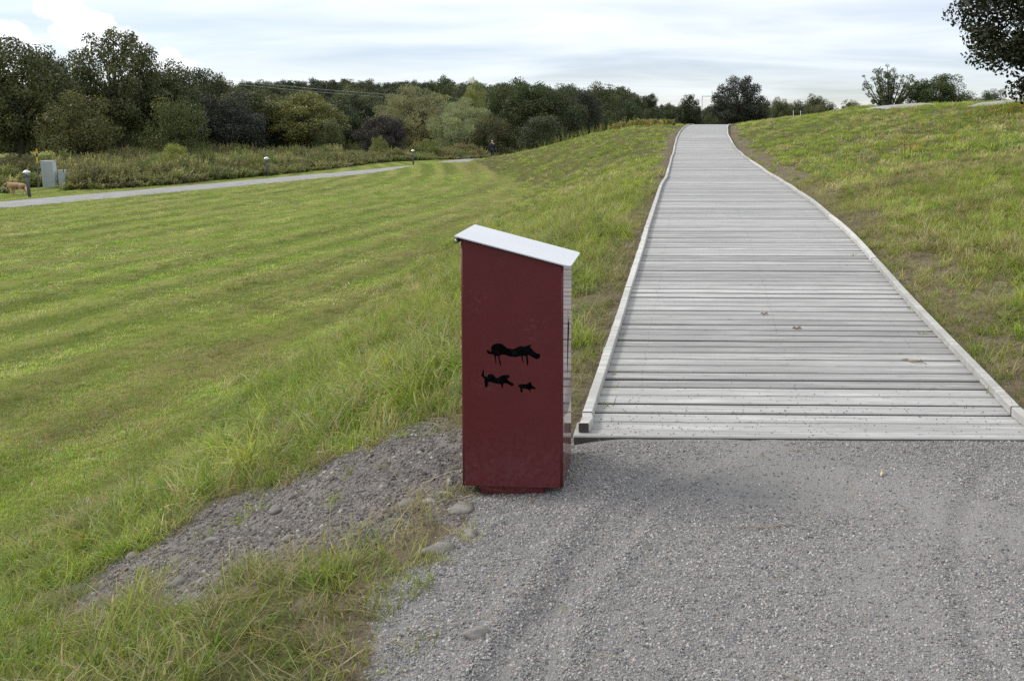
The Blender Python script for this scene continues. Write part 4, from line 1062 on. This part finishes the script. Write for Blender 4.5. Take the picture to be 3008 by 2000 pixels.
dens = sstep(-.4, .3, m['l'])*sstep(10, 13.5, y)*np.clip((15./np.maximum(y, 1))**1.3, 0, 1)*(x > -.9*y - 1)*(np.abs(x - PATH_X(y)) > 1.3)*(x > WEDGE0(y))
k = r.rand(len(x)) < dens*.7
grass('far_lawn_grass', 'mown lawn grass farther out on the meadow', LAWNF, x[k], y[k], r, .7, 1.3, .34, LAWNC, gain=np.array([.97, 1., 1.05])*1.2*(1.0 + .38*np.sin(4.6*(.13*y - x - .012*np.maximum(y - 26, 0)**2) + 3*(fbm(x*.35, y*.35, 2) - .37)) + .9*(fbm((.13*y - x)*1.5, y*.14, 3) - .44))[k][:, None])
# broad-leaved weeds and clover in the turf
x, y, r = rand_pts(5200, (-8, 6.5, 2.0, 11), 19); m = masks(x, y)
k = (m['g'] < -.08) & (m['s'] < -.05) & ((m['dx'] > .1) | (y < 3.7)) & (fbm(x*1.1 + 60, y*1.1, 3) > .47)
BROAD = [blades(9, .015, .03, .065, .012, .020, .8, 1.35, .35, 95), blades(16, .05, .02, .04, .012, .016, .5, 1.2, .5, 96)]
grass('broad_leaf_weeds', 'broad-leaved weeds and clover scattered through the turf', BROAD, x[k], y[k], r, .7, 1.4, .04, np.array([(.16, .24, .05), (.13, .20, .05), (.20, .27, .07)]))
# seeding stems on the far ridge and reeds
x, y, r = rand_pts(1500, (-16, 0, 34, 58), 8); m = masks(x, y)
k = (np.abs(x - (SLOPE0(y) - .8 - 5.5*r.rand(len(x)))) < 1.6) & (m['l'] < 0) & (y > 40)
grass('seed_grass', 'tall seeding grass stems on the ridge before the thicket', SEED, x[k], y[k], r, .7, 1.3, .45)
x, y, r = rand_pts(300, (-3.2, -.6, 4.2, 11), 9); m = masks(x, y)
k = (m['s'] < -.1) & (m['l'] < -.2) & (m['g'] < -.2) & (m['dx'] > .4)
grass('dry_stems', 'thin dry stems standing in the bank grass beside the bin', SEED, x[k], y[k], r, .3, .6, .9)

# tall weeds between the footpath verge and the wood
WEDGE = pchip([10, 25, 29, 31, 33, 34.2, 41, 48, 55, 63, 71, 85], [-34, -29, -27.8, -27.2, -26.2, -24.0, -22.3, -21.3, -21.2, -19.3, -17.6, -16])
def weed(seed, h, n):
    r = np.random.RandomState(seed); V = []; F = []; B = []
    for i in range(n):
        a = r.rand()*6.28; q = .28*math.sqrt(r.rand()); b0 = np.array([q*math.cos(a), q*math.sin(a), 0.]); d = np.array([r.randn()*.16, r.randn()*.16, 1.]); hh = h*(.6 + .5*r.rand())
        c = .65 + .6*r.rand(); s = np.array([math.cos(a*3), math.sin(a*3), 0])*.011
        k0 = len(V); V += [b0 - s, b0 + s, b0 + d*hh + s*.4, b0 + d*hh - s*.4]; F.append((k0, k0+1, k0+2, k0+3)); B += [(c, c, c)]*4
        for j in range(16):
            u = (.15 + .85*r.rand())*hh; p = b0 + d*u; az = r.rand()*6.28; L = .12 + .18*r.rand()*(1.2 - u/hh); el_ = .7 + .75*r.rand()
            ax = np.array([math.cos(az)*math.cos(el_), math.sin(az)*math.cos(el_), math.sin(el_)]); sd_ = np.cross(ax, (0, 0, 1.)) ; sd_ = sd_/np.linalg.norm(sd_)*L*.10
            k0 = len(V); V += [p, p + ax*L*.5 + sd_, p + ax*L, p + ax*L*.5 - sd_]; F.append((k0, k0+1, k0+2, k0+3)); g = c*(.7 + .6*r.rand()); B += [(g*1.03, g, g*.95)]*4
    return np.array(V), F, np.array(B)
WEEDS = [weed(1, 1.05, 26), weed(2, .85, 30), weed(3, 1.25, 24)]
x, y, r = rand_pts(26000, (-52, -15, 20, 86), 12)
k = (x < WEDGE(y) - .1*r.rand(len(x))) & (x > WEDGE(y) - 16) & (x > -.92*y - 1.5) & (r.rand(len(x)) < np.where(WEDGE(y) - x < 4, 1.0, .55)*np.clip(48/y, .4, 1))
k &= ~((x > -28.5) & (x < -25.9) & (y > 32.2) & (y < 35.1))
x, y = x[k], y[k]; n = len(x); hf = sstep(0, 1.6, WEDGE(y) - x)*.55 + .45
pal = np.array([(.18, .22, .08), (.23, .26, .10), (.27, .255, .135), (.19, .185, .105), (.16, .205, .085), (.34, .32, .17)])
patch = (fbm(x*.35, y*.35, 3)*len(pal)*1.2).astype(int) % len(pal)
c = pal[np.where(r.rand(n) < .5, patch, r.randint(0, len(pal), n))]*(.75 + .5*r.rand(n))[:, None]
s = (.7 + .5*r.rand(n)); hf *= .5 + .6*vnoise(x*.6, y*.6)
o = scatter('tall_weeds', WEEDS, np.stack([x, y, ground(x, y) - .03], 1), np.stack([r.randn(n)*.08, r.randn(n)*.08, r.rand(n)*6.28], 1), np.stack([s, s, s*hf*(.65 + .45*r.rand(n))*(.7 + .6*fbm(x*.4+9, y*.4, 2))], 1), r.randint(0, 3, n), c, M_GRASS)
tag(o, 'band of tall brown and green weeds between the verge and the wood', 'weeds')

# yellow flowers on the right slope
def flower(seed):
    r = np.random.RandomState(seed); V = []; F = []; B = []
    for i in range(5):
        p = np.array([r.randn()*.05, r.randn()*.05, .24 + .12*r.rand()]); k0 = len(V)
        for j in range(6): V.append(p + .022*np.array([math.cos(j*1.047), math.sin(j*1.047), .25*math.sin(j*2.1)]))
        F.append(tuple(range(k0, k0+6))); B += [(1, 1, 1)]*6
        k0 = len(V); V += [p*np.array([1, 1, 0]), p + np.array([.003, 0, 0]), p - np.array([.003, 0, 0])]; F.append((k0, k0+1, k0+2)); B += [(.25, .4, .6)]*3
    return np.array(V), F, np.array(B)
r = np.random.RandomState(14); fx = np.concatenate([9.6 + r.randn(26)*.5, 8.2 + r.randn(16)*.4, 11.2 + r.randn(10)*.4, 4.6 + r.randn(14)*.5]); fy = np.concatenate([20.5 + r.randn(26)*.8, 20. + r.randn(16)*.6, 23. + r.randn(10)*.6, 15.5 + r.randn(14)*1.])
n = len(fx)
o = scatter('yellow_flowers', [flower(1), flower(2)], np.stack([fx, fy, surf(fx, fy)], 1), np.stack([r.randn(n)*.1, r.randn(n)*.1, r.rand(n)*6.28], 1), sxyz(.8 + .6*r.rand(n)), r.randint(0, 2, n), np.array([(.55, .33, .02)]*n)*(.7 + .5*r.rand(n))[:, None], M_GRASS)
tag(o, 'small yellow flowers scattered on the right slope', 'flowers')
# yellowed dock leaves on the ridge (pale brown patches)
x, y, r = rand_pts(420, (-13, 3, 36, 48), 15)
k = ((np.hypot((x + 2.6)/1.5, (y - 45)/1.2) < 1) | (np.hypot((x - 9.2)/1.2, (y - 43)/1.5) < 1))
k &= r.rand(len(x)) < .35
x, y = np.concatenate([x[k], -2.2 + r.randn(24)*.9]), np.concatenate([y[k], 45.5 + r.randn(24)*.7]); n = len(x)
o = scatter('withered_leaves', [weed(8, .22, 8)], np.stack([x, y, surf(x, y)], 1), np.stack([r.randn(n)*.3, r.randn(n)*.3, r.rand(n)*6.28], 1), sxyz(.8 + .5*r.rand(n)), np.zeros(n, int), np.array([(.30, .27, .11)]*n)*(.7 + .5*r.rand(n))[:, None], M_GRASS)
tag(o, 'withered yellow-brown leaf patches on the ridge', 'plants')

# ------------------------------------------------------------------ gravel, clods, stones
STN = [ico_stone(s_) for s_ in range(7)]
def pebbles(name, label, x, y, r, s0, s1, pal, sink=.25, sg=.5):
    n = len(x); s = s0*np.exp(np.abs(r.randn(n))*sg); s = np.minimum(s, s1)
    c = pal[r.randint(0, len(pal), n)]*(.7 + .6*r.rand(n))[:, None]
    o = scatter(name, STN, np.stack([x, y, surf(x, y) + s*(.3 - sink)], 1), np.stack([r.randn(n)*.5, r.randn(n)*.5, r.rand(n)*6.28], 1), sxyz(s), r.randint(0, 7, n), c, M_GRAVEL)
    return tag(o, label, 'gravel')
GP = np.array([(.285, .278, .27), (.245, .24, .24), (.335, .325, .31), (.18, .178, .182), (.38, .37, .355), (.33, .275, .25), (.13, .13, .14), (.29, .275, .258)])
x, y, r = rand_pts(230000, (-1.5, 2.4, 1.7, 3.86), 20); m = masks(x, y)
du_ = dusty(x, y)
k = (r.rand(len(x)) < sstep(-.06, .05, m['g'])*(1 - .78*du_)) & ~((y > 3.76) & (x > -.52)) & ~((x > -.93) & (x < -.51) & (y > 3.39) & (y < 3.6))
pebbles('gravel_stones', 'loose crushed grey gravel before the boardwalk and round the bin', x[k], y[k], r, .0033, .0112, GP, .25, .6)
SP = np.array([(.135, .12, .11), (.17, .152, .139), (.105, .094, .088), (.19, .171, .157), (.15, .132, .12), (.29, .272, .25)])
x, y, r = rand_pts(130000, (-3.5, -.5, 2.8, 4.7), 21); m = masks(x, y)
k = (r.rand(len(x)) < sstep(-.08, .04, m['s'])*.75) & (m['g'] < .02)
pebbles('soil_clods', 'dark crumbly soil and small clods in the bare strip', x[k], y[k], r, .0036, .026, SP, .32, .7)
# crumbs carried onto the first planks
r = np.random.RandomState(23); n = 420; yy = 3.79 + np.abs(r.randn(n))*.35; xx = float(BW_X(4.)) + (r.rand(n)*2 - 1)*1.05; sz = .0035 + .003*r.rand(n)
o = scatter('gravel_crumbs', STN, np.stack([xx, yy, BW_Z(yy) + sz*.3], 1), r.rand(n, 3)*6, sxyz(sz), r.randint(0, 7, n), GP[r.randint(0, 8, n)]*.5, M_GRAVEL); tag(o, 'gravel crumbs trodden onto the first planks', 'gravel')
# dry straws lying on gravel
x, y, r = rand_pts(420, (-1.5, 1.9, 1.9, 3.7), 24); m = masks(x, y); k = (m['g'] > -.1) & (r.rand(len(x)) < np.exp(-np.clip(m['g'], 0, 2)/.35) + .12)
x, y = x[k], y[k]; n = len(x); st = blades(1, .001, .09, .1, .0022, .0026, 1.5, 1.55, .12, 81)
o = scatter('straw', [st, blades(1, .001, .05, .06, .002, .0025, 1.5, 1.55, .25, 82)], np.stack([x, y, surf(x, y) + .017], 1), np.stack([r.randn(n)*.06, r.randn(n)*.06, r.rand(n)*6.28], 1), sxyz(.5 + 1.1*r.rand(n)), r.randint(0, 2, n), DRY[r.randint(0, 4, n)]*1.1, M_GRASS); tag(o, 'dry straws lying on the gravel', 'straw')

t = NT('field_stone'); v = t.coord('Object'); oi = t.node('ShaderNodeObjectInfo'); n_ = t.noise(v, 9, 6, .65); n2_ = t.noise(v, 40, 4, .7)
t.set(Base_Color=t.mix(1.0, t.mix(t.ramp(n_, .3, .7), (.15, .138, .125), (.30, .28, .255)), t.math('MULTIPLY_ADD', oi.outputs['Random'], .4, .8), 'MULTIPLY'), Roughness=.9); t.bump(n2_, .5, .006); M_STONE = t.m
def stone(x, y, a, b_, c, rz, label, seed):
    a, b_, c = a*.92, b_*.9, c*.95
    bm = bmesh.new(); bmesh.ops.create_icosphere(bm, subdivisions=3, radius=.5); rr_ = random.Random(seed); ph = [rr_.uniform(0, 6) for _ in range(6)]
    for v_ in bm.verts:
        p = v_.co; k = 1 + .12*abs(math.sin(4*p.x + 3*p.y + ph[4])) - .14*abs(math.sin(5*p.y - 4*p.z + ph[5])) + .10*math.sin(5*p.x + ph[0]) + .09*math.sin(7*p.y + ph[1]) + .07*math.sin(9*p.z + 6*p.x + ph[2]) + .03*math.sin(23*p.x + 17*p.y + ph[3])
        v_.co = Vector((p.x*k*a, p.y*k*b_, p.z*k*c))
    o = bm_obj('stone', bm, M_STONE, None, True); o.location = (x, y, float(surf(x, y)) + c*.08); o.rotation_euler = (rr_.uniform(-.15, .15), rr_.uniform(-.15, .15), rz)
    tag(o, label, 'stone', 'loose stones on the ground')
STONES = [(-1.167, 3.351, .085, .06, .05, .3, 'pale smooth stone half sunk in the soil left of the bin foot'),
 (-.90, 3.20, .12, .07, .045, .5, 'flat earthy stone at the soil edge below the bin corner'),
 (-.814, 3.006, .062, .05, .045, 0, 'small square tan stone beside the last grass tuft by the gravel'),
 (-.90, 2.889, .14, .06, .05, .5, 'long flat grey stone lying between grass clump and gravel'),
 (-.623, 2.368, .092, .038, .045, .25, 'rounded oblong pale stone alone on the near gravel'),
 (-2.85, 4.02, .065, .05, .05, .2, 'dark grey stone at the far left tip of the soil strip'),
 (-2.113, 3.237, .07, .06, .06, 1., 'brownish stone at the lower soil edge above the grass clump'),
 (-2.05, 3.936, .075, .05, .045, 0, 'grey stone in the middle of the upper soil edge'),
 (-1.72, 4.33, .07, .05, .055, .6, 'upright grey stone under the bank grass left of the bin'),
 (-.52, 3.74, .06, .05, .045, 0, 'pale square stone between bin and boardwalk corner'),
 (-2.51, 3.443, .06, .05, .05, .4, 'rounded stone between the two grass patches at lower left'),
 (-2.292, 3.794, .085, .045, .035, .3, 'flat elongated stone in the left half of the soil strip'),
 (-1.652, 3.271, .06, .045, .03, .9, 'bright flat stone in the soil just above the grass clump'),
 (-1.06, 3.285, .085, .04, .03, -.1, 'low tan stone right of the pale smooth stone')]
for i, a in enumerate(STONES): stone(*a, seed=i)

# ------------------------------------------------------------------ rock outcrops on the right hill
def outcrop(x, y, a, b_, h, rz, label, seed):
    n = 34; V = []; F = []; r = np.random.RandomState(seed)
    for i in range(n):
        for j in range(n):
            u, w = (i/(n-1)*2-1), (j/(n-1)*2-1); px, py = u*a, w*b_
            X = x + px*math.cos(rz) - py*math.sin(rz); Y = y + px*math.sin(rz) + py*math.cos(rz); e = 1 - (u*u + w*w)**1.1 + (float(fbm(px*1.3 + seed, py*1.3, 3)) - .44)*.9
            V.append((X - x, Y - y, float(ground0(X, Y)) - float(ground0(x, y)) + h*min(1., max(-1.2, e*1.6)) + .05*float(fbm(px*3, py*3, 3)) + .0*r.rand()))
    for i in range(n-1):
        for j in range(n-1): F.append((i*n+j, (i+1)*n+j, (i+1)*n+j+1, i*n+j+1))
    o = mesh_obj('rock_outcrop', V, F, M_ROCK, None, True); o.location = (x, y, float(ground0(x, y)))
    tag(o, label, 'rock')
outcrop(9.75, 35.2, 1.15, 2.4, .08, .2, 'flat pale grey rock outcrop on the right skyline before the open tree', 3)
outcrop(11.5, 28.0, 1.3, 1.0, .06, .1, 'low grey rock slab in the grass near the right frame edge', 5)

# ------------------------------------------------------------------ litter
b = bmesh.new(); bmesh.ops.create_cone(b, cap_ends=True, segments=10, radius1=.0042, radius2=.0042, depth=.026)
b.transform(Matrix.Rotation(math.pi/2, 4, 'Y')); cb = bm_obj('cigarette_butt', b, plain('butt_paper', (.62, .55, .44), .8), None, True)
cb.location = (.928, 3.52, float(surf(.928, 3.52)) + .012); cb.rotation_euler = (0, -.5, 1.1)
b = bmesh.new(); bmesh.ops.create_cone(b, cap_ends=True, segments=10, radius1=.0046, radius2=.0046, depth=.012); b.transform(Matrix.Rotation(math.pi/2, 4, 'Y'))
ft = bm_obj('filter', b, plain('butt_filter', (.52, .25, .09), .8), cb, True); ft.location = (.014, 0, 0)
tag(cb, 'single cigarette butt lying on the gravel before the boardwalk', 'cigarette butt')
M_TWIG = plain('twig_bark', (.26, .19, .12), .9, 0, .2, .3, 60)
def twig(name, x, y, L, rz, label, cat='twig', zoff=None, wob=.02, rad=.004):
    z = (float(BW_Z(y)) if zoff is None else float(surf(x, y)) + zoff) + rad + .003
    p = [(L*(i/5 - .5), wob*math.sin(i*1.9), .004*math.sin(i*2.3)) for i in range(6)]; V, F = tube_np(p, [rad*.6, rad, rad*.9, rad, rad*.8, rad*.4], 6)
    V2, F2 = tube_np([p[3], (p[3][0] + .02, p[3][1] + .018, .006)], [rad*.7, rad*.3], 5); o0 = len(V); V += V2; F += [tuple(i+o0 for i in q) for q in F2]
    o = mesh_obj(name, V, F, M_TWIG); o.location = (x, y, z); o.rotation_euler = (0, 0, rz); tag(o, label, cat)
twig('twig', 1.45, 4.79, .15, -.55, 'thin bent twig lying on the planks near the right kerb')
twig('twig', .83, 5.44, .06, .05, 'short dark scrap of bark in the middle of the boardwalk', wob=.006, rad=.007)
twig('twig', .64, 5.78, .055, .1, 'second scrap of bark on the planks, farther up the boardwalk', wob=.005, rad=.006)
twig('twig', .36, 3.05, .26, .1, 'long thin dark twig lying on the gravel below the boardwalk', zoff=.004, wob=.006, rad=.0019)
# little green weeds sprouting at the kerbs
wx = [1.66, 1.74, -.36, -.37, -.38, -.35, 1.70, -.33, -.30, 1.76, 1.72]; wy = [5.33, 5.9, 4.15, 4.6, 5.3, 4.4, 7.6, 9.5, 14, 4.25, 4.3]
r = np.random.RandomState(31); n = len(wx)
o = scatter('kerb_weeds', [blades(9, .02, .03, .09, .003, .006, .1, 1., .8, 91)], np.stack([wx, wy, BW_Z(wy)], 1), np.stack([r.randn(n)*.1, r.randn(n)*.1, r.rand(n)*6], 1), sxyz(.6 + .6*r.rand(n)), np.zeros(n, int), LUSH[r.randint(0, 5, n)], M_GRASS); tag(o, 'little weeds sprouting through the boards along the kerbs', 'weeds')

# ------------------------------------------------------------------ person and dog
def skin_mesh(name, verts, edges, radii, mat, parent, root=0, sub=2):
    me = bpy.data.meshes.new(name); me.from_pydata(verts, edges, []); me.update(); me.materials.append(mat)
    o = link(bpy.data.objects.new(name, me), parent)
    o.modifiers.new('skin', 'SKIN').use_smooth_shade = True
    if not me.skin_vertices: me.skin_vertices.new()
    for i, rr_ in enumerate(radii):
        q = me.skin_vertices[0].data[i]; q.radius = rr_ if isinstance(rr_, tuple) else (rr_, rr_); q.use_root = (i == root)
    if sub: md_ = o.modifiers.new('sub', 'SUBSURF'); md_.levels = sub; md_.render_levels = sub
    return o
M_SKIN = plain('skin', (.45, .29, .22), .6); M_NAVY = plain('navy_cloth', (.016, .018, .035), .85); M_TROUS = plain('dark_trousers', (.020, .022, .034), .85)
M_HAIR = plain('white_hair', (.62, .58, .50), .7); M_SHOE = plain('dark_shoe', (.03, .03, .03), .6)
pxp, pyp = -17.2, 74.0
per = tag(empty('person', (pxp, pyp, float(ground(pxp, pyp))), (0, 0, R(172))), 'person with white hair in a dark navy jacket walking away along the footpath', 'person')
BV = [(0, 0, .95), (0, .01, 1.15), (0, .02, 1.36), (0, .0, 1.46), (0, -.02, 1.54), (0, -.03, 1.64),
      (.17, .0, 1.38), (.235, .06, 1.12), (.225, -.06, .90), (.22, -.09, .82), (-.17, .0, 1.38), (-.235, -.05, 1.12), (-.225, -.15, .91), (-.22, -.18, .83),
      (.09, 0, .90), (.10, -.10, .50), (.10, -.02, .09), (.10, -.14, .045), (-.09, 0, .90), (-.10, .04, .50), (-.10, .20, .12), (-.10, .10, .05)]
BE = [(0, 1), (1, 2), (2, 3), (3, 4), (4, 5), (2, 6), (6, 7), (7, 8), (8, 9), (2, 10), (10, 11), (11, 12), (12, 13), (0, 14), (14, 15), (15, 16), (16, 17), (0, 18), (18, 19), (19, 20), (20, 21)]
BR = [(.15, .11), (.14, .10), (.16, .10), .065, .075, (.085, .10), .07, .048, .036, .034, .07, .048, .036, .034, .085, .058, .042, .035, .085, .058, .042, .035]
skin_mesh('body', BV, BE, BR, M_SKIN, per)
jv = [(0, 0, .82), (0, .01, 1.15), (0, .02, 1.37), (0, .01, 1.455), (.17, .0, 1.38), (.235, .06, 1.12), (.226, -.05, .93), (-.17, .0, 1.38), (-.235, -.05, 1.12), (-.226, -.14, .94)]
skin_mesh('jacket', jv, [(0, 1), (1, 2), (2, 3), (2, 4), (4, 5), (5, 6), (2, 7), (7, 8), (8, 9)], [(.205, .165), (.19, .15), (.205, .145), .085, .095, .07, .058, .095, .07, .058], M_NAVY, per, 1)
tv = [(0, 0, .93), (.095, 0, .86), (.10, -.10, .50), (.10, -.025, .10), (-.095, 0, .86), (-.10, .04, .50), (-.10, .195, .13)]
skin_mesh('trousers', tv, [(0, 1), (1, 2), (2, 3), (0, 4), (4, 5), (5, 6)], [(.17, .14), .115, .085, .075, .115, .085, .075], M_TROUS, per)
for (a, b_) in (((.10, .01, .05), (.10, -.17, .04)), ((-.10, .22, .07), (-.10, .06, .035))): skin_mesh('shoe', [a, b_], [(0, 1)], [.055, .045], M_SHOE, per)
skin_mesh('hair', [(0, .012, 1.585), (0, .0, 1.70)], [(0, 1)], [(.10, .105), (.085, .095)], M_HAIR, per)

t = NT('dog_fur'); v = t.coord('Object'); n_ = t.noise(v, 40, 4, .6); sp_ = t.node('ShaderNodeSeparateXYZ'); tc_ = t.node('ShaderNodeTexCoord'); t.l.new(tc_.outputs['Object'], sp_.inputs[0])
fur = t.mix(n_, (.27, .155, .08), (.40, .255, .14)); fur = t.mix(t.math('MULTIPLY', t.ramp(sp_.outputs['Z'], .30, .20), .55), fur, (.62, .48, .33))
t.set(Base_Color=fur, Roughness=.85); t.bump(n_, .8, .01); M_FUR = t.m
M_FURL = plain('dog_tail_fur', (.66, .55, .40), .9, 0, .2, .15, 30, .5)
dgx, dgy = -25.95, 31.2
dog = tag(empty('dog', (dgx, dgy, float(ground(dgx, dgy))), (0, 0, R(176))), 'golden long-haired dog standing at the weeds beside the leftmost lamp', 'dog')
# faces +x locally (turned to face left); withers at x=.20
dv = [(-.02, 0, .37), (.13, 0, .375), (.235, 0, .395), (.31, 0, .43), (.39, 0, .45), (.455, 0, .425), (.535, 0, .385), (.575, 0, .372),
      (-.15, 0, .385), (-.245, 0, .40), (-.315, 0, .39), (-.365, 0, .32), (-.395, 0, .23), (-.40, 0, .16),
      (.215, .075, .31), (.185, .08, .20), (.205, .08, .09), (.215, .08, .02), (.24, .08, .012),
      (.215, -.075, .31), (.20, -.08, .20), (.23, -.08, .09), (.245, -.08, .02), (.27, -.08, .012),
      (-.235, .075, .33), (-.175, .085, .245), (-.275, .085, .135), (-.265, .085, .025), (-.235, .085, .012),
      (-.245, -.075, .33), (-.19, -.085, .245), (-.30, -.085, .135), (-.295, -.085, .025), (-.265, -.085, .012),
      (.40, .055, .465), (.385, .085, .40), (.40, -.055, .465), (.385, -.085, .40)]
de = [(0, 1), (1, 2), (2, 3), (3, 4), (4, 5), (5, 6), (6, 7), (0, 8), (8, 9), (9, 10), (10, 11), (11, 12), (12, 13), (2, 14), (14, 15), (15, 16), (16, 17), (17, 18), (2, 19), (19, 20), (20, 21), (21, 22), (22, 23), (9, 24), (24, 25), (25, 26), (26, 27), (27, 28), (9, 29), (29, 30), (30, 31), (31, 32), (32, 33), (4, 34), (34, 35), (4, 36), (36, 37)]
dr = [.112, .13, .125, .085, .078, .06, .042, .034, .098, .10, .045, .032, .036, .014, .062, .038, .028, .024, .026, .062, .038, .028, .024, .026, .075, .05, .03, .024, .026, .075, .05, .03, .024, .026, .026, .022, .026, .022]
skin_mesh('body', dv, de, dr, M_FUR, dog)
skin_mesh('tail_fringe', [(-.345, 0, .345), (-.385, 0, .26), (-.415, 0, .16), (-.43, 0, .11)], [(0, 1), (1, 2), (2, 3)], [(.035, .03), (.05, .04), (.045, .035), .014], M_FURL, dog)
b = bmesh.new(); V = []
for k in range(16):
    a = k*math.pi/8
    for q in (-.012, .012): V.append(b.verts.new((.295 + q + .03*math.sin(a), .093*math.cos(a), .425 + .098*math.sin(a) - q*.4)))
for k in range(16): b.faces.new((V[2*k], V[2*k+1], V[(2*k+3) % 32], V[(2*k+2) % 32]))
bm_obj('collar', b, plain('pale_collar', (.55, .36, .24), .7), dog)
bm_obj('nose', lathe_bm([(0, -.012), (.014, -.004), (.014, .006), (0, .012)], 10, .605, 0), M_RUBBER, dog).location = (0, 0, .375)

# ------------------------------------------------------------------ small things on the skyline
M_WHITE = plain('white_post', (.75, .75, .73), .6)
for x, y, lab in ((8.05, 55.5, 'left of two thin white posts on the crest beside the dark maple'), (8.55, 55.5, 'right of two thin white posts on the crest beside the dark maple')):
    z = float(ground(x, y)); p_ = tag(empty('white_post', (x, y, z - .35)), lab, 'post', 'white posts on the crest')
    bm_obj('shaft', lathe_bm([(0, 0), (.018, 0), (.018, 1.0), (0, 1.0)], 10), M_WHITE, p_); bm_obj('top_cap', lathe_bm([(0, 1.001), (.022, 1.001), (.018, 1.03), (0, 1.04)], 10), M_WHITE, p_)
M_PORTAL = plain('grey_steel', (.20, .22, .24), .5, .4)
gx_, gy_ = 6.3, 170.; gzz = float(ground0(gx_, gy_))
pf = tag(empty('portal_frame', (gx_, gy_, gzz)), 'thin grey portal frame rising above the distant tree line', 'frame')
for sx in (-1.05, 1.05):
    V, F = tube_np([(sx, 0, -.2), (sx, 0, 7.9)], .06, 6); mesh_obj('post', V, F, M_PORTAL, pf)
V, F = tube_np([(-1.05, 0, 7.9), (1.05, 0, 7.9)], .06, 6); mesh_obj('crossbar', V, F, M_PORTAL, pf)
pl_ = tag(empty('power_line', (-60, 150, 0)), 'pale overhead cables crossing before the wooded ridge', 'power line')
M_CABLE = plain('pale_cable', (.36, .38, .4), .5, .3)
for dz in (0, .55):
    pts = [(-90 + 60*i/12 + 60, 0, 10.2 - 4.6*i/12 - dz - .5*math.sin(math.pi*i/12)) for i in range(13)]; V, F = tube_np(pts, .025, 5); mesh_obj('cable', V, F, M_CABLE, pl_)
for x_, zt in ((-30, 10.6), (30, 6.0)):
    V, F = tube_np([(x_, 0, float(ground0(x_-60, 150)) - .3), (x_, 0, zt)], [.14, .1], 8); mesh_obj('pole', V, F, M_BARK, pl_)
    V, F = tube_np([(x_, -.6, zt - .4), (x_, .6, zt - .4)], .06, 5); mesh_obj('crossarm', V, F, M_BARK, pl_)
